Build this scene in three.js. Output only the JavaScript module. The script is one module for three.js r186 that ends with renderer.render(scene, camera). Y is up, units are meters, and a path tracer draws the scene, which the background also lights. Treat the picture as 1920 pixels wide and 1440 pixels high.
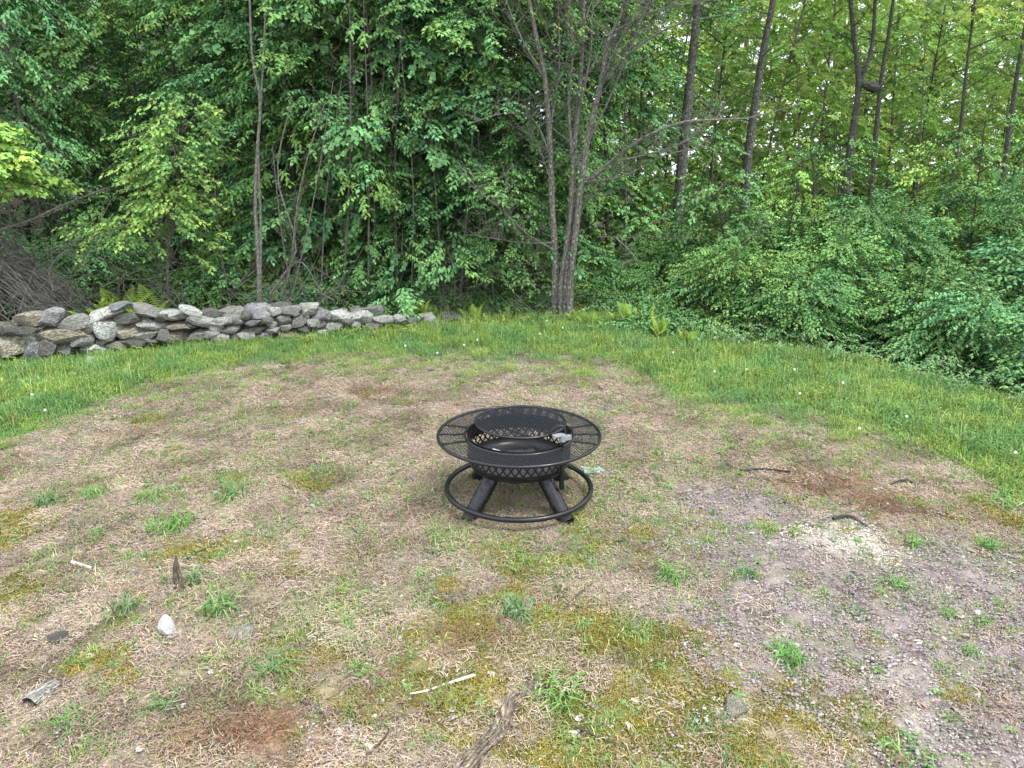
import * as THREE from 'three';
import { mergeGeometries, mergeVertices, toCreasedNormals } from 'three/addons/utils/BufferGeometryUtils.js';
import { createNoise2D, createNoise3D } from 'simplex-noise';

// ---------------------------------------------------------------- camera, sky, sun, exposure
const FOV = 54.4, PITCH = THREE.MathUtils.degToRad(18), EYE = 2.54;
const scene = new THREE.Scene();
const camera = new THREE.PerspectiveCamera(FOV, 4 / 3, 0.1, 400);
camera.position.set(0, EYE, 0);
camera.lookAt(0, EYE - Math.sin(PITCH) * 10, -Math.cos(PITCH) * 10);
const renderer = new THREE.WebGLRenderer({ antialias: true });
renderer.setSize(1024, 768);
renderer.toneMapping = THREE.LinearToneMapping;
renderer.toneMappingExposure = 2.5;
renderer.shadowMap.enabled = true;
const SUN_DIR = new THREE.Vector3(0.42, 1.0, 0.30).normalize();
const sun = new THREE.DirectionalLight(new THREE.Color(1.0, 0.975, 0.93), 1.5);
sun.position.copy(SUN_DIR).multiplyScalar(40).add(new THREE.Vector3(0, 0, -8));
sun.target.position.set(0, 0, -8);
sun.castShadow = true; sun.shadow.radius = 24;
sun.shadow.mapSize.set(4096, 4096);
Object.assign(sun.shadow.camera, { left: -30, right: 30, top: 30, bottom: -30, near: 1, far: 100 });
scene.add(sun, sun.target);
{ // bright, thinly overcast sky, the same all round
  const W = 256, H = 128, data = new Float32Array(W * H * 4), n3 = createNoise3D(rng(77));
  for (let j = 0; j < H; j++) for (let i = 0; i < W; i++) {
    const el = ((j + 0.5) / H - 0.5) * Math.PI, az = (i / W) * Math.PI * 2, s = Math.max(0, Math.sin(el));
    const c = n3(Math.cos(az) * Math.cos(el) * 3, s * 5, Math.sin(az) * Math.cos(el) * 3) * 0.5 + n3(Math.cos(az) * Math.cos(el) * 8, s * 14, Math.sin(az) * Math.cos(el) * 8) * 0.25;
    const L = (0.72 + 0.42 * s) * (1 + 0.10 * c), k = (j * W + i) * 4;
    data[k] = L * 0.95; data[k + 1] = L * 1.0; data[k + 2] = L * 1.07; data[k + 3] = 1;
  }
  const t = new THREE.DataTexture(data, W, H, THREE.RGBAFormat, THREE.FloatType);
  t.mapping = THREE.EquirectangularReflectionMapping; t.magFilter = THREE.LinearFilter; t.needsUpdate = true;
  scene.background = t; scene.environment = t;
}

// ---------------------------------------------------------------- helpers
function rng(seed) { let s = seed >>> 0; return () => { s = (s + 0x6d2b79f5) | 0; let t = Math.imul(s ^ (s >>> 15), 1 | s); t = (t + Math.imul(t ^ (t >>> 7), 61 | t)) ^ t; return ((t ^ (t >>> 14)) >>> 0) / 4294967296; }; }
const N2 = createNoise2D(rng(5)), N3 = createNoise3D(rng(6));
const V = (x, y, z) => new THREE.Vector3(x, y, z);
const lerp = (a, b, t) => a + (b - a) * t, clamp = (v, a = 0, b = 1) => Math.min(b, Math.max(a, v));
const sstep = (a, b, v) => { const t = clamp((v - a) / (b - a)); return t * t * (3 - 2 * t); };
const range = (r, a, b) => a + (b - a) * r();
const fbm = (x, y, o = 4) => { let s = 0, a = 0.5; for (let k = 0; k < o; k++) { s += a * N2(x, y); x = x * 2.03 + 11.3; y = y * 2.03 - 7.1; a *= 0.5; } return s; };
const FPX = 720 / Math.tan(THREE.MathUtils.degToRad(FOV / 2));
const SP = Math.sin(PITCH), CP = Math.cos(PITCH);
function sight(px, py) { const a = (px - 960) / FPX, b = -(py - 720) / FPX; return V(a, b * CP - SP, -b * SP - CP); }   // direction in which a point of the photograph lies
function at(px, py, z) { const d = sight(px, py), k = z / d.z; return V(d.x * k, EYE + d.y * k, z); }                  // its place at distance z
function G(px, py, y = 0) { const d = sight(px, py), k = (y - EYE) / d.y; return V(d.x * k, y, d.z * k); }              // its place on the level yard
const names = {};
function numbered(n) { const k = names[n] = (names[n] ?? -1) + 1; return k ? `${n}_${String(k).padStart(3, '0')}` : n; }
function tag(o, label, category, group, kind) { if (label) o.userData.label = label; if (category) o.userData.category = category; if (group) o.userData.group = group; if (kind) o.userData.kind = kind; return o; }
function thing(name, label, category, group, pos) { const g = new THREE.Group(); g.name = numbered(name); if (pos) g.position.copy(pos); scene.add(g); return tag(g, label, category, group); }
function mesh(name, geo, mat, parent = scene) { const m = new THREE.Mesh(geo, mat); m.name = parent === scene ? numbered(name) : name; m.castShadow = m.receiveShadow = true; parent.add(m); return m; }
const std = (r, g, b, rough = 0.9, extra = {}) => new THREE.MeshStandardMaterial({ color: new THREE.Color().setRGB(r, g, b), roughness: rough, ...extra });

// a raw triangle collector with one colour per piece
class Tri {
  constructor() { this.p = []; this.c = []; }
  tri(a, b, c, col) { this.p.push(a.x, a.y, a.z, b.x, b.y, b.z, c.x, c.y, c.z); if (col) for (let k = 0; k < 3; k++) this.c.push(col[0], col[1], col[2]); return this; }
  quad(a, b, c, d, col) { return this.tri(a, b, c, col).tri(a, c, d, col); }
  geo() { const g = new THREE.BufferGeometry(); g.setAttribute('position', new THREE.Float32BufferAttribute(this.p, 3)); if (this.c.length) g.setAttribute('color', new THREE.Float32BufferAttribute(this.c, 3)); g.computeVertexNormals(); return g; }
}
// tapered tube through points with radii; smooth, indexed
function limb(pts, radii, sides = 6, rough = 0, seed = 1) {
  const n = pts.length, pos = [], uv = [], idx = [], t = V(), u = V(), w = V(), ref = V(0.31, 0.12, 0.94).normalize();
  let len = 0;
  for (let i = 0; i < n; i++) {
    t.subVectors(pts[Math.min(n - 1, i + 1)], pts[Math.max(0, i - 1)]).normalize();
    u.crossVectors(t, ref).normalize(); w.crossVectors(u, t);
    if (i) len += pts[i].distanceTo(pts[i - 1]);
    for (let k = 0; k <= sides; k++) {
      const a = (k % sides) / sides * Math.PI * 2, r = radii[i] * (1 + rough * N3(Math.cos(a) * 1.5 + seed, Math.sin(a) * 1.5, len * 3));
      pos.push(pts[i].x + (u.x * Math.cos(a) + w.x * Math.sin(a)) * r, pts[i].y + (u.y * Math.cos(a) + w.y * Math.sin(a)) * r, pts[i].z + (u.z * Math.cos(a) + w.z * Math.sin(a)) * r);
      uv.push(k / sides * Math.max(1, Math.round(radii[0] * 12)), len * 1.5);
    }
    if (i < n - 1) for (let k = 0; k < sides; k++) { const a = i * (sides + 1) + k, b = a + sides + 1; idx.push(a, a + 1, b, a + 1, b + 1, b); }
  }
  const g = new THREE.BufferGeometry();
  g.setAttribute('position', new THREE.Float32BufferAttribute(pos, 3)); g.setAttribute('uv', new THREE.Float32BufferAttribute(uv, 2)); g.setIndex(idx); g.computeVertexNormals();
  return g;
}
function bend(pts, n) { return new THREE.CatmullRomCurve3(pts, false, 'centripetal').getPoints(n); }
const taper = (n, a, b, pw = 1) => Array.from({ length: n + 1 }, (_, i) => lerp(a, b, Math.pow(i / n, pw)));
function stem(pts, r0, r1, n = 10, sides = 6, rough = 0.15, seed = 1) { return limb(bend(pts, n), taper(n, r0, r1), sides, rough, seed); }

// textures
function texture(w, h, f, srgb = true, repeat = true) {
  const d = new Uint8Array(w * h * 4);
  for (let j = 0; j < h; j++) for (let i = 0; i < w; i++) { const c = f(i, j), k = (j * w + i) * 4; d[k] = clamp(c[0]) * 255; d[k + 1] = clamp(c[1]) * 255; d[k + 2] = clamp(c[2]) * 255; d[k + 3] = 255; }
  const t = new THREE.DataTexture(d, w, h, THREE.RGBAFormat, THREE.UnsignedByteType);
  if (srgb) t.colorSpace = THREE.SRGBColorSpace; t.magFilter = THREE.LinearFilter; t.minFilter = THREE.LinearMipmapLinearFilter; t.generateMipmaps = true;
  if (repeat) t.wrapS = t.wrapT = THREE.RepeatWrapping; t.needsUpdate = true; return t;
}
// noise that tiles: on a torus
const tileN = (u, v, f, s) => { const a = u * 2 * Math.PI, b = v * 2 * Math.PI, R = f / (2 * Math.PI); return N3(Math.cos(a) * R + s, Math.sin(a) * R + Math.cos(b) * R * 1.31, Math.sin(b) * R * 1.31 - s); };

// ---------------------------------------------------------------- the lie of the land
const edgePts = [[-1200, 640], [-500, 640], [0, 640], [400, 618], [700, 603], [880, 598], [1060, 596], [1200, 622], [1300, 652], [1450, 670], [1600, 695], [1750, 732], [1920, 775], [2150, 850], [2600, 1000]].map(([a, b]) => G(a, b));
const lawnPts = [[-1500, 1500], [-600, 1050], [-150, 900], [0, 850], [200, 762], [400, 712], [640, 690], [900, 696], [1080, 702], [1200, 716], [1300, 786], [1500, 826], [1700, 858], [1850, 915], [1920, 955], [2100, 1050], [2600, 1300]].map(([a, b]) => G(a, b));
function along(pts, x) { if (x <= pts[0].x) return pts[0].z; for (let i = 1; i < pts.length; i++) if (x <= pts[i].x) return lerp(pts[i - 1].z, pts[i].z, (x - pts[i - 1].x) / (pts[i].x - pts[i - 1].x)); return pts[pts.length - 1].z; }
const edgeZ = (x) => along(edgePts, x), lawnZ = (x) => along(lawnPts, x);
const beyond = (x, z) => (edgeZ(x) - z) * 0.8;      // metres past the edge of the yard, roughly
function height(x, z) {
  const e = beyond(x, z), w = sstep(0.3, 3.2, x);
  let h = (0.04 * fbm(x * 0.6, z * 0.6, 3) + 0.045 * fbm(x * 2.2 + 9, z * 2.2, 3)) * sstep(0.35, 1.3, Math.hypot(x - 0.05, z + 5.06));
  if (e > 0) h += -w * 2.6 * sstep(0, 5.5, e) - (1 - w) * 0.25 * sstep(0, 3, e);
  if (e > 0) h += 0.16 * sstep(0, 4, e) * fbm(x * 0.35 + 3, z * 0.35, 3);
  h += 0.22 * Math.max(0, -z - 20) * sstep(6, -6, x);
  return h;
}
// what the bare yard is made of: patches named by where they lie
const spots = (list) => list.map(([px, py, rx, ry, a = 1]) => { const c = G(px, py), ex = G(px + rx, py), ez = G(px, py - ry); return { x: c.x, z: c.z, rx: Math.abs(ex.x - c.x), rz: Math.abs(ez.z - c.z), a }; });
const gravelSpots = spots([[1500, 1050, 200, 90], [1650, 1160, 300, 120], [1800, 1200, 260, 170], [1480, 1180, 190, 100], [1700, 1300, 240, 110], [1600, 1240, 240, 110], [1850, 1420, 200, 90], [1880, 1330, 160, 120], [1380, 960, 120, 60, 0.8], [2000, 1250, 250, 250]]);
const sandSpots = spots([[1590, 1015, 95, 30], [1500, 1000, 60, 20, 0.6], [1740, 1370, 50, 45, 0.7], [1660, 1260, 90, 30, 0.4], [1365, 1328, 45, 22], [1770, 1105, 40, 14, 0.7], [455, 1180, 40, 20, 0.8], [1440, 1185, 60, 25, 0.6]]);
const mossSpots = spots([[1080, 1180, 110, 45], [1240, 1215, 100, 45], [960, 1060, 60, 50, 0.8], [380, 1032, 80, 18], [10, 1000, 55, 50], [1290, 1290, 110, 60], [1100, 1330, 120, 60], [860, 1290, 130, 60, 0.7], [1330, 1400, 140, 50], [1560, 1370, 120, 40, 0.8], [30, 1110, 60, 40, 0.8], [590, 900, 50, 14, 0.9], [900, 1150, 120, 60, 0.6], [1000, 1420, 130, 40, 0.8], [1860, 960, 70, 40, 0.6], [280, 790, 40, 10, 0.7], [200, 1260, 90, 40, 0.4], [1000, 1250, 330, 130, 0.5], [1200, 1380, 330, 90, 0.5], [650, 1250, 180, 70, 0.32], [1150, 1000, 150, 70, 0.3], [540, 1040, 120, 40, 0.3], [1480, 1330, 130, 60, 0.6], [780, 1400, 200, 60, 0.35]]);
const rustSpots = spots([[1540, 905, 120, 42, 0.7], [1650, 950, 100, 38, 0.72], [1720, 985, 70, 25, 0.6], [430, 1370, 170, 60, 0.75], [1250, 1390, 110, 50, 0.8], [900, 1190, 120, 50, 0.7], [720, 1280, 110, 40, 0.6], [1380, 830, 60, 20, 0.5], [690, 740, 70, 14, 0.6], [60, 1380, 100, 60, 0.4], [230, 1160, 90, 30, 0.4], [1000, 1150, 220, 90, 0.36], [560, 1340, 150, 50, 0.45], [800, 1230, 150, 50, 0.4], [1120, 1420, 160, 40, 0.45]]);
const greenSpots = spots([[1010, 850, 170, 60, 0.35], [1180, 930, 110, 90, 0.7], [860, 1000, 60, 40, 0.7], [640, 1130, 90, 70, 0.7], [800, 1100, 60, 40, 0.7], [430, 920, 60, 30, 0.7], [280, 930, 50, 25, 0.5], [400, 1120, 60, 40, 0.6], [520, 1000, 50, 30, 0.5], [1040, 1070, 70, 40, 0.6], [320, 1320, 50, 25, 0.5], [1040, 1290, 50, 35, 0.9], [1130, 1330, 40, 20, 0.7], [1270, 880, 90, 40, 0.5], [760, 920, 60, 30, 0.4], [660, 810, 120, 25, 0.4], [380, 740, 60, 25, 0.8], [1330, 990, 60, 40, 0.5], [1900, 1040, 60, 40, 0.6], [700, 1000, 70, 30, 0.4], [500, 860, 200, 30, 0.3], [1400, 1090, 60, 30, 0.5], [600, 1160, 120, 60, 0.6], [900, 1030, 120, 40, 0.5], [1130, 1000, 120, 70, 0.5], [330, 960, 120, 50, 0.4], [720, 880, 140, 40, 0.4], [150, 1080, 120, 40, 0.3], [1090, 770, 120, 20, 0.3], [420, 780, 200, 30, 0.4], [200, 880, 200, 40, 0.25], [450, 1270, 120, 40, 0.4], [1560, 950, 60, 15, 0.5]]);
const tuftSpots = [[178, 935, 0.8, 1], [85, 945, 0.9, 2], [440, 925, 1.3, 2], [278, 935, 0.9, 1], [385, 880, 0.8, 2], [465, 885, 0.6, 2], [595, 890, 0.7, 1], [520, 1255, 0.9, 2], [145, 1350, 0.8, 0], [410, 1140, 1.0, 1], [235, 1150, 0.9, 2], [800, 1125, 1.0, 1], [640, 1110, 0.7, 3], [845, 1020, 1.1, 1], [965, 1150, 0.9, 2], [1185, 1165, 0.8, 2], [1045, 1060, 0.8, 3], [120, 1025, 0.6, 2], [690, 1140, 0.6, 3], [430, 1040, 0.7, 1], [310, 1330, 0.9, 2], [180, 1000, 0.5, 1], [365, 1085, 0.9, 2], [610, 960, 0.6, 2]];
const dirtTufts = [[1262, 1085, 1.0, 0], [1480, 1238, 0.95, 0], [1680, 1100, 0.95, 0], [1605, 1148, 0.7, 2], [1520, 1328, 0.8, 2], [1700, 1412, 1.0, 0], [1708, 1020, 0.95, 0], [1850, 1022, 0.7, 0], [1820, 1225, 0.5, 1], [1400, 1085, 0.6, 2], [1440, 995, 0.7, 3], [1490, 1000, 0.5, 3], [1780, 1150, 0.45, 1], [1845, 1160, 0.45, 1]];
greenSpots.push(...spots([...tuftSpots, ...dirtTufts].map(([a, b, s]) => [a, b, 48 * s, 26 * s, 0.5])));
function blobs(list, x, z) { let m = 0; for (const s of list) { const dx = (x - s.x) / s.rx, dz = (z - s.z) / s.rz, d = dx * dx + dz * dz; if (d < 2.6) m = Math.max(m, s.a * Math.exp(-d * 1.1)); } return m; }
function zone(x, z) {
  const n1 = fbm(x * 1.3, z * 1.3, 4), n2 = fbm(x * 3.1 + 40, z * 3.1, 3), n3 = fbm(x * 0.8 - 20, z * 1.1 + 5, 3);
  const e = beyond(x, z);
  const past = (lawnZ(x) - z) + n1 * 0.9 + n2 * 0.6;
  const lawn = sstep(-0.6, 1.0, past);
  const sh = (m, k = 0.5) => sstep(0.16, 0.60, m + k * n2 + 0.25 * n1);
  const bare = 1 - lawn;
  const gravel = sh(blobs(gravelSpots, x, z) + 0.14, 0.32) * bare, sand = sh(blobs(sandSpots, x, z), 0.35) * bare;
  const moss = sh(blobs(mossSpots, x, z) + 0.04, 0.55) * bare, rust = sh(blobs(rustSpots, x, z), 0.5) * bare;
  const sprig = clamp(blobs(greenSpots, x, z) * 1.1 + 0.5 * n1 + 0.4 * n2 + 0.35 * n3 + 0.30 + 0.35 * sstep(-1.2, 0.1, lawnZ(x) - z)) * bare * (1 - 0.55 * gravel);
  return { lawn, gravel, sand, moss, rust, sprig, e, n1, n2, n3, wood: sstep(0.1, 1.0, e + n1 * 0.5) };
}
const mixc = (a, b, t) => [lerp(a[0], b[0], t), lerp(a[1], b[1], t), lerp(a[2], b[2], t)];
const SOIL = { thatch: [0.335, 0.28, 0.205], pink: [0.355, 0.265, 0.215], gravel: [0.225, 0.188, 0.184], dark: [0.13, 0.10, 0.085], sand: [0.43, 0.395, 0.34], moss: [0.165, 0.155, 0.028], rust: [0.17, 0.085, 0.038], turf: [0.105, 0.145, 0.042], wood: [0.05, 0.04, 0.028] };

{ // the ground: one sheet, fine in the yard and coarse in the woods
  const lines = (a, b, c, d, fine, grow) => { const out = []; for (let v = b; v < c; v += fine) out.push(v); out.push(c); let s = fine; for (let v = c; v < d;) { s *= grow; v = Math.min(d, v + s); out.push(v); } s = fine; for (let v = b; v > a;) { s *= grow; v = Math.max(a, v - s); out.unshift(v); } return out; };
  const xs = lines(-90, -7, 7, 90, 0.045, 1.14), zs = lines(-120, -11.5, -2.0, 12, 0.045, 1.14);
  const nx = xs.length, nz = zs.length, pos = new Float32Array(nx * nz * 3), col = new Float32Array(nx * nz * 3), uv = new Float32Array(nx * nz * 2), idx = new Uint32Array((nx - 1) * (nz - 1) * 6);
  let q = 0;
  for (let j = 0; j < nz; j++) for (let i = 0; i < nx; i++) {
    const x = xs[i], z = zs[j], k = j * nx + i, m = zone(x, z);
    const fine = Math.abs(x) < 7.2 && z > -12 && z < -1.5;
    pos.set([x, height(x, z) + (fine ? 0.009 * N2(x * 9, z * 9) + 0.005 * N2(x * 21, z * 21) : 0), z], k * 3);
    let c = mixc(SOIL.thatch, SOIL.pink, clamp(0.5 + m.n1)), gd = clamp(m.n3 * 1.6 + m.n2 * 0.8);
    c = mixc(c, SOIL.dark, clamp(m.n2 * 1.5 - 0.05) * 0.85);
    c = mixc(c, mixc(SOIL.gravel, SOIL.dark, gd * 0.45), m.gravel); c = mixc(c, SOIL.rust, m.rust * 0.85); c = mixc(c, SOIL.moss, m.moss * 0.85); c = mixc(c, SOIL.sand, m.sand * 0.75);
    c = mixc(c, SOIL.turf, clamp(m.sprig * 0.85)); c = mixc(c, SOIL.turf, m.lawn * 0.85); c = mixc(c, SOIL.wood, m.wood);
    const g = 1.40 * (1 + 0.3 * N2(x * 14, z * 14) + 0.15 * N2(x * 5, z * 5));
    col.set([c[0] * g, c[1] * g, c[2] * g], k * 3); uv.set([x / 3.1, z / 3.1], k * 2);
    if (i < nx - 1 && j < nz - 1) { idx.set([k, k + nx, k + 1, k + 1, k + nx, k + nx + 1], q); q += 6; }
  }
  const g = new THREE.BufferGeometry();
  g.setAttribute('position', new THREE.BufferAttribute(pos, 3)); g.setAttribute('color', new THREE.BufferAttribute(col, 3)); g.setAttribute('uv', new THREE.BufferAttribute(uv, 2)); g.setIndex(new THREE.BufferAttribute(idx, 1)); g.computeVertexNormals();
  // litter-strewn soil: grains, crumbs, chaff of several tones
  const S = 1536, cv = document.createElement('canvas'); cv.width = cv.height = S;
  const cx = cv.getContext('2d'), r = rng(31); cx.fillStyle = 'rgb(205,203,200)'; cx.fillRect(0, 0, S, S);
  for (let k = 0; k < 90000; k++) {
    const x = r() * S, y = r() * S, t = r(), v = t < 0.5 ? range(r, 120, 190) : range(r, 205, 255), w = range(r, 0.8, 3.2), warm = range(r, -6, 14);
    cx.fillStyle = `rgba(${v + warm | 0},${v | 0},${v - warm * 1.3 | 0},${range(r, 0.35, 0.9)})`;
    if (r() < 0.6) { cx.beginPath(); cx.ellipse(x, y, w, w * range(r, 0.4, 1), r() * 3, 0, 7); cx.fill(); }
    else { cx.save(); cx.translate(x, y); cx.rotate(r() * 6.3); cx.fillRect(0, 0, range(r, 5, 26), range(r, 0.8, 2)); cx.restore(); }
  }
  const t = new THREE.CanvasTexture(cv); t.colorSpace = THREE.SRGBColorSpace; t.wrapS = t.wrapT = THREE.RepeatWrapping;
  const b = texture(512, 512, (i, j) => { const u = i / 512, v = j / 512, h = 0.5 + 0.25 * tileN(u, v, 40, 1) + 0.2 * tileN(u, v, 110, 2); return [h, h, h]; }, false);
  mesh('ground', g, new THREE.MeshStandardMaterial({ map: t, vertexColors: true, roughness: 1, bumpMap: b, bumpScale: 0.012 })).userData.kind = 'structure';
}
console.log('ground');

// ---------------------------------------------------------------- the dry stone wall
{
  const wallA = G(0, 688), wallB = G(880, 613), dir = V().subVectors(wallB, wallA).setY(0).normalize(), nrm = V(-dir.z, 0, dir.x); if (nrm.z < 0) nrm.negate();
  const yaw = Math.atan2(-dir.z, dir.x);
  const wall = thing('stone_wall', 'low dry stone wall of grey fieldstones along the edge of the woods', 'stone wall', null, V(wallA.x, 0, wallA.z));
  // stone shapes: angular lumps
  const lump = (seed, flat) => {
    const r = rng(seed), g = mergeVertices(new THREE.IcosahedronGeometry(1, 3).deleteAttribute('uv').deleteAttribute('normal')), p = g.attributes.position, v = V();
    const planes = Array.from({ length: 11 }, () => ({ n: V(range(r, -1, 1), range(r, -1, 1), range(r, -1, 1)).normalize(), d: range(r, 0.52, 0.82) }));
    planes.push({ n: V(range(r, -0.15, 0.15), 1, range(r, -0.15, 0.15)).normalize(), d: 0.62 }, { n: V(range(r, -0.15, 0.15), -1, range(r, -0.15, 0.15)).normalize(), d: 0.6 }, { n: V(range(r, -0.2, 0.2), range(r, -0.2, 0.2), 1).normalize(), d: 0.66 }, { n: V(1, range(r, -0.4, 0.4), 0).normalize(), d: 0.78 }, { n: V(-1, range(r, -0.4, 0.4), 0).normalize(), d: 0.78 });
    for (let i = 0; i < p.count; i++) {
      v.fromBufferAttribute(p, i).multiplyScalar(1.1);
      for (const q of planes) { const o = v.dot(q.n) - q.d; if (o > 0) v.addScaledVector(q.n, -o * 0.985); }
      v.multiplyScalar(1 + 0.035 * N3(v.x * 4 + seed, v.y * 4, v.z * 4) + 0.02 * N3(v.x * 11, v.y * 11 + seed, v.z * 11));
      p.setXYZ(i, v.x, v.y * flat, v.z);
    }
    const c = toCreasedNormals(g, 0.38); c.computeBoundingBox(); const b = c.boundingBox, s = V().subVectors(b.max, b.min), m = V().addVectors(b.max, b.min).multiplyScalar(0.5);
    c.translate(-m.x, -m.y, -m.z).scale(1 / s.x, 1 / s.y, 1 / s.z);
    const uv = new Float32Array(c.attributes.position.count * 2); for (let i = 0; i < uv.length / 2; i++) { uv[i * 2] = c.attributes.position.getX(i) + seed * 0.13 + c.attributes.position.getZ(i) * 0.6; uv[i * 2 + 1] = c.attributes.position.getY(i) * 0.7 + c.attributes.position.getZ(i) * 0.5; }
    c.setAttribute('uv', new THREE.BufferAttribute(uv, 2)); return c;
  };
  const shapes = Array.from({ length: 16 }, (_, i) => lump(100 + i * 7, 1));
  const rock = texture(512, 512, (i, j) => {
    const u = i / 512, v = j / 512, l = tileN(u, v, 9, 3), f = tileN(u, v, 60, 4), s = tileN(u, v, 24, 5);
    let g = 0.74 + 0.10 * l + 0.10 * f + 0.06 * s; const lichen = sstep(0.35, 0.6, tileN(u, v, 14, 9) + 0.3 * f), dark = sstep(0.3, 0.6, tileN(u, v, 12, 12) + 0.35 * s);
    g = lerp(g, 0.98, lichen * 0.7); g = lerp(g, 0.42, dark * 0.6);
    return [g, g * (1 + 0.02 * lichen), g * (0.98 - 0.04 * dark)];
  });
  const rb = texture(256, 256, (i, j) => { const u = i / 256, v = j / 256, h = 0.5 + 0.3 * tileN(u, v, 12, 7) + 0.2 * tileN(u, v, 44, 8); return [h, h, h]; }, false);
  const tone = (r, g, b) => new THREE.MeshStandardMaterial({ color: new THREE.Color().setRGB(r, g, b), map: rock, bumpMap: rb, bumpScale: 0.03, roughness: 0.95 });
  const T = { g: tone(0.48, 0.48, 0.46), l: tone(0.80, 0.80, 0.78), w: tone(1.0, 1.0, 1.0), b: tone(0.50, 0.45, 0.36), d: tone(0.30, 0.295, 0.28), v: tone(0.52, 0.52, 0.56), p: tone(0.60, 0.56, 0.45), q: new THREE.MeshStandardMaterial({ color: new THREE.Color().setRGB(0.80, 0.80, 0.79), bumpMap: rb, bumpScale: 0.02, roughness: 0.9 }) };
  const r = rng(9);
  const face = (px, py, back = 0) => { const d = sight(px, py), o = wallA.clone().addScaledVector(nrm, -back), k = ((o.x) * nrm.x + (o.z) * nrm.z) / (d.x * nrm.x + d.z * nrm.z); return V(d.x * k, EYE + d.y * k, d.z * k); };
  let k = 0;
  function stone(c, w, h, d, roll, t) {
    const m = mesh('stone', shapes[(k++ * 5) % shapes.length], T[t] || T.g, wall);
    m.position.copy(c).sub(wall.position); m.scale.set(w, h, d); m.rotation.set(range(r, -0.12, 0.12), yaw + range(r, -0.2, 0.2) + (k % 3 === 0 ? Math.PI : 0), THREE.MathUtils.degToRad(k % 3 === 0 ? roll : -roll), 'YXZ');
    return m;
  }
  const listA = [[75, 415, 190, 160, 0, 'p'], [-60, 320, 170, 90, 0, 'g'], [60, 305, 130, 80, 0, 'd'], [215, 222, 200, 100, 0, 'b'], [370, 207, 150, 125, 10, 'v'], [220, 345, 130, 100, 0, 'l'], [255, 450, 180, 190, -12, 'v'], [180, 292, 160, 56, 0, 'd'], [275, 282, 100, 46, 0, 'l'], [470, 345, 340, 140, 0, 'b'], [545, 243, 200, 86, 0, 'g'], [655, 288, 170, 86, 5, 'g'], [765, 195, 250, 68, -14, 'l'], [800, 290, 165, 128, 6, 'w'], [900, 124, 140, 66, -10, 'v'], [945, 212, 180, 90, 0, 'd'], [965, 298, 230, 80, -5, 'p'], [1090, 170, 200, 70, 12, 'g'], [1150, 262, 220, 68, 20, 'l'], [1060, 338, 240, 58, -10, 'g'], [1125, 376, 130, 60, 0, 'v'], [875, 420, 130, 80, -15, 'p'], [715, 440, 190, 96, 10, 'w'], [1300, 207, 200, 84, 0, 'l'], [1430, 162, 160, 66, 25, 'w'], [1330, 278, 180, 52, 0, 'b'], [1305, 350, 260, 104, 5, 'b'], [1530, 255, 250, 78, 18, 'l'], [1680, 235, 100, 60, 0, 'l'], [1780, 235, 140, 80, 0, 'g'], [1725, 292, 130, 58, 0, 'g'], [1645, 375, 140, 106, 0, 'v'], [470, 440, 150, 90, 0, 'g'], [780, 385, 130, 60, 0, 'd'], [610, 375, 150, 80, 0, 'g'], [1420, 260, 90, 70, 0, 'd'], [1480, 345, 130, 80, 0, 'g'], [1000, 400, 180, 70, 0, 'd'], [1580, 330, 120, 60, 0, 'l'], [340, 420, 130, 110, 0, 'd'], [1840, 350, 120, 80, 0, 'l'], [1210, 210, 90, 60, 0, 'd'], [1215, 330, 80, 90, 0, 'g']];
  const listB = [[50, 205, 100, 56, 0, 'l'], [140, 200, 130, 80, 0, 'g'], [15, 240, 70, 70, 0, 'l'], [110, 250, 120, 56, 0, 'g'], [285, 145, 180, 68, -5, 'v'], [395, 135, 80, 62, 0, 'l'], [250, 215, 100, 48, 0, 'g'], [330, 195, 90, 62, 0, 'g'], [375, 217, 60, 50, 0, 'l'], [260, 252, 190, 46, 2, 'g'], [385, 262, 90, 46, 0, 'l'], [325, 303, 130, 78, 0, 'v'], [500, 130, 140, 52, -3, 'g'], [620, 125, 120, 88, 0, 'l'], [450, 190, 100, 78, 0, 'g'], [540, 200, 110, 68, -20, 'g'], [470, 242, 90, 46, 0, 'l'], [700, 165, 110, 78, 15, 'v'], [650, 207, 100, 58, 0, 'l'], [695, 228, 80, 46, 0, 'g'], [770, 230, 130, 56, 0, 'l'], [740, 262, 190, 56, 0, 'l'], [500, 292, 190, 58, 0, 'b'], [160, 302, 130, 68, 0, 'l'], [40, 312, 110, 80, 0, 'l'], [830, 175, 140, 66, 0, 'w'], [855, 200, 100, 46, 0, 'g'], [960, 177, 150, 72, 0, 'l'], [915, 225, 70, 66, 0, 'w'], [1090, 192, 130, 58, 0, 'l'], [1195, 190, 90, 66, 0, 'l'], [1400, 190, 120, 74, 0, 'l'], [1540, 190, 140, 58, 0, 'd'], [1510, 250, 110, 46, 0, 'w'], [620, 300, 150, 50, 0, 'g'], [210, 160, 70, 60, 0, 'd'], [1030, 230, 120, 50, 0, 'g'], [580, 250, 90, 50, 0, 'd'], [1290, 200, 90, 60, 0, 'g'], [1470, 215, 80, 40, 0, 'b']];
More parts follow.
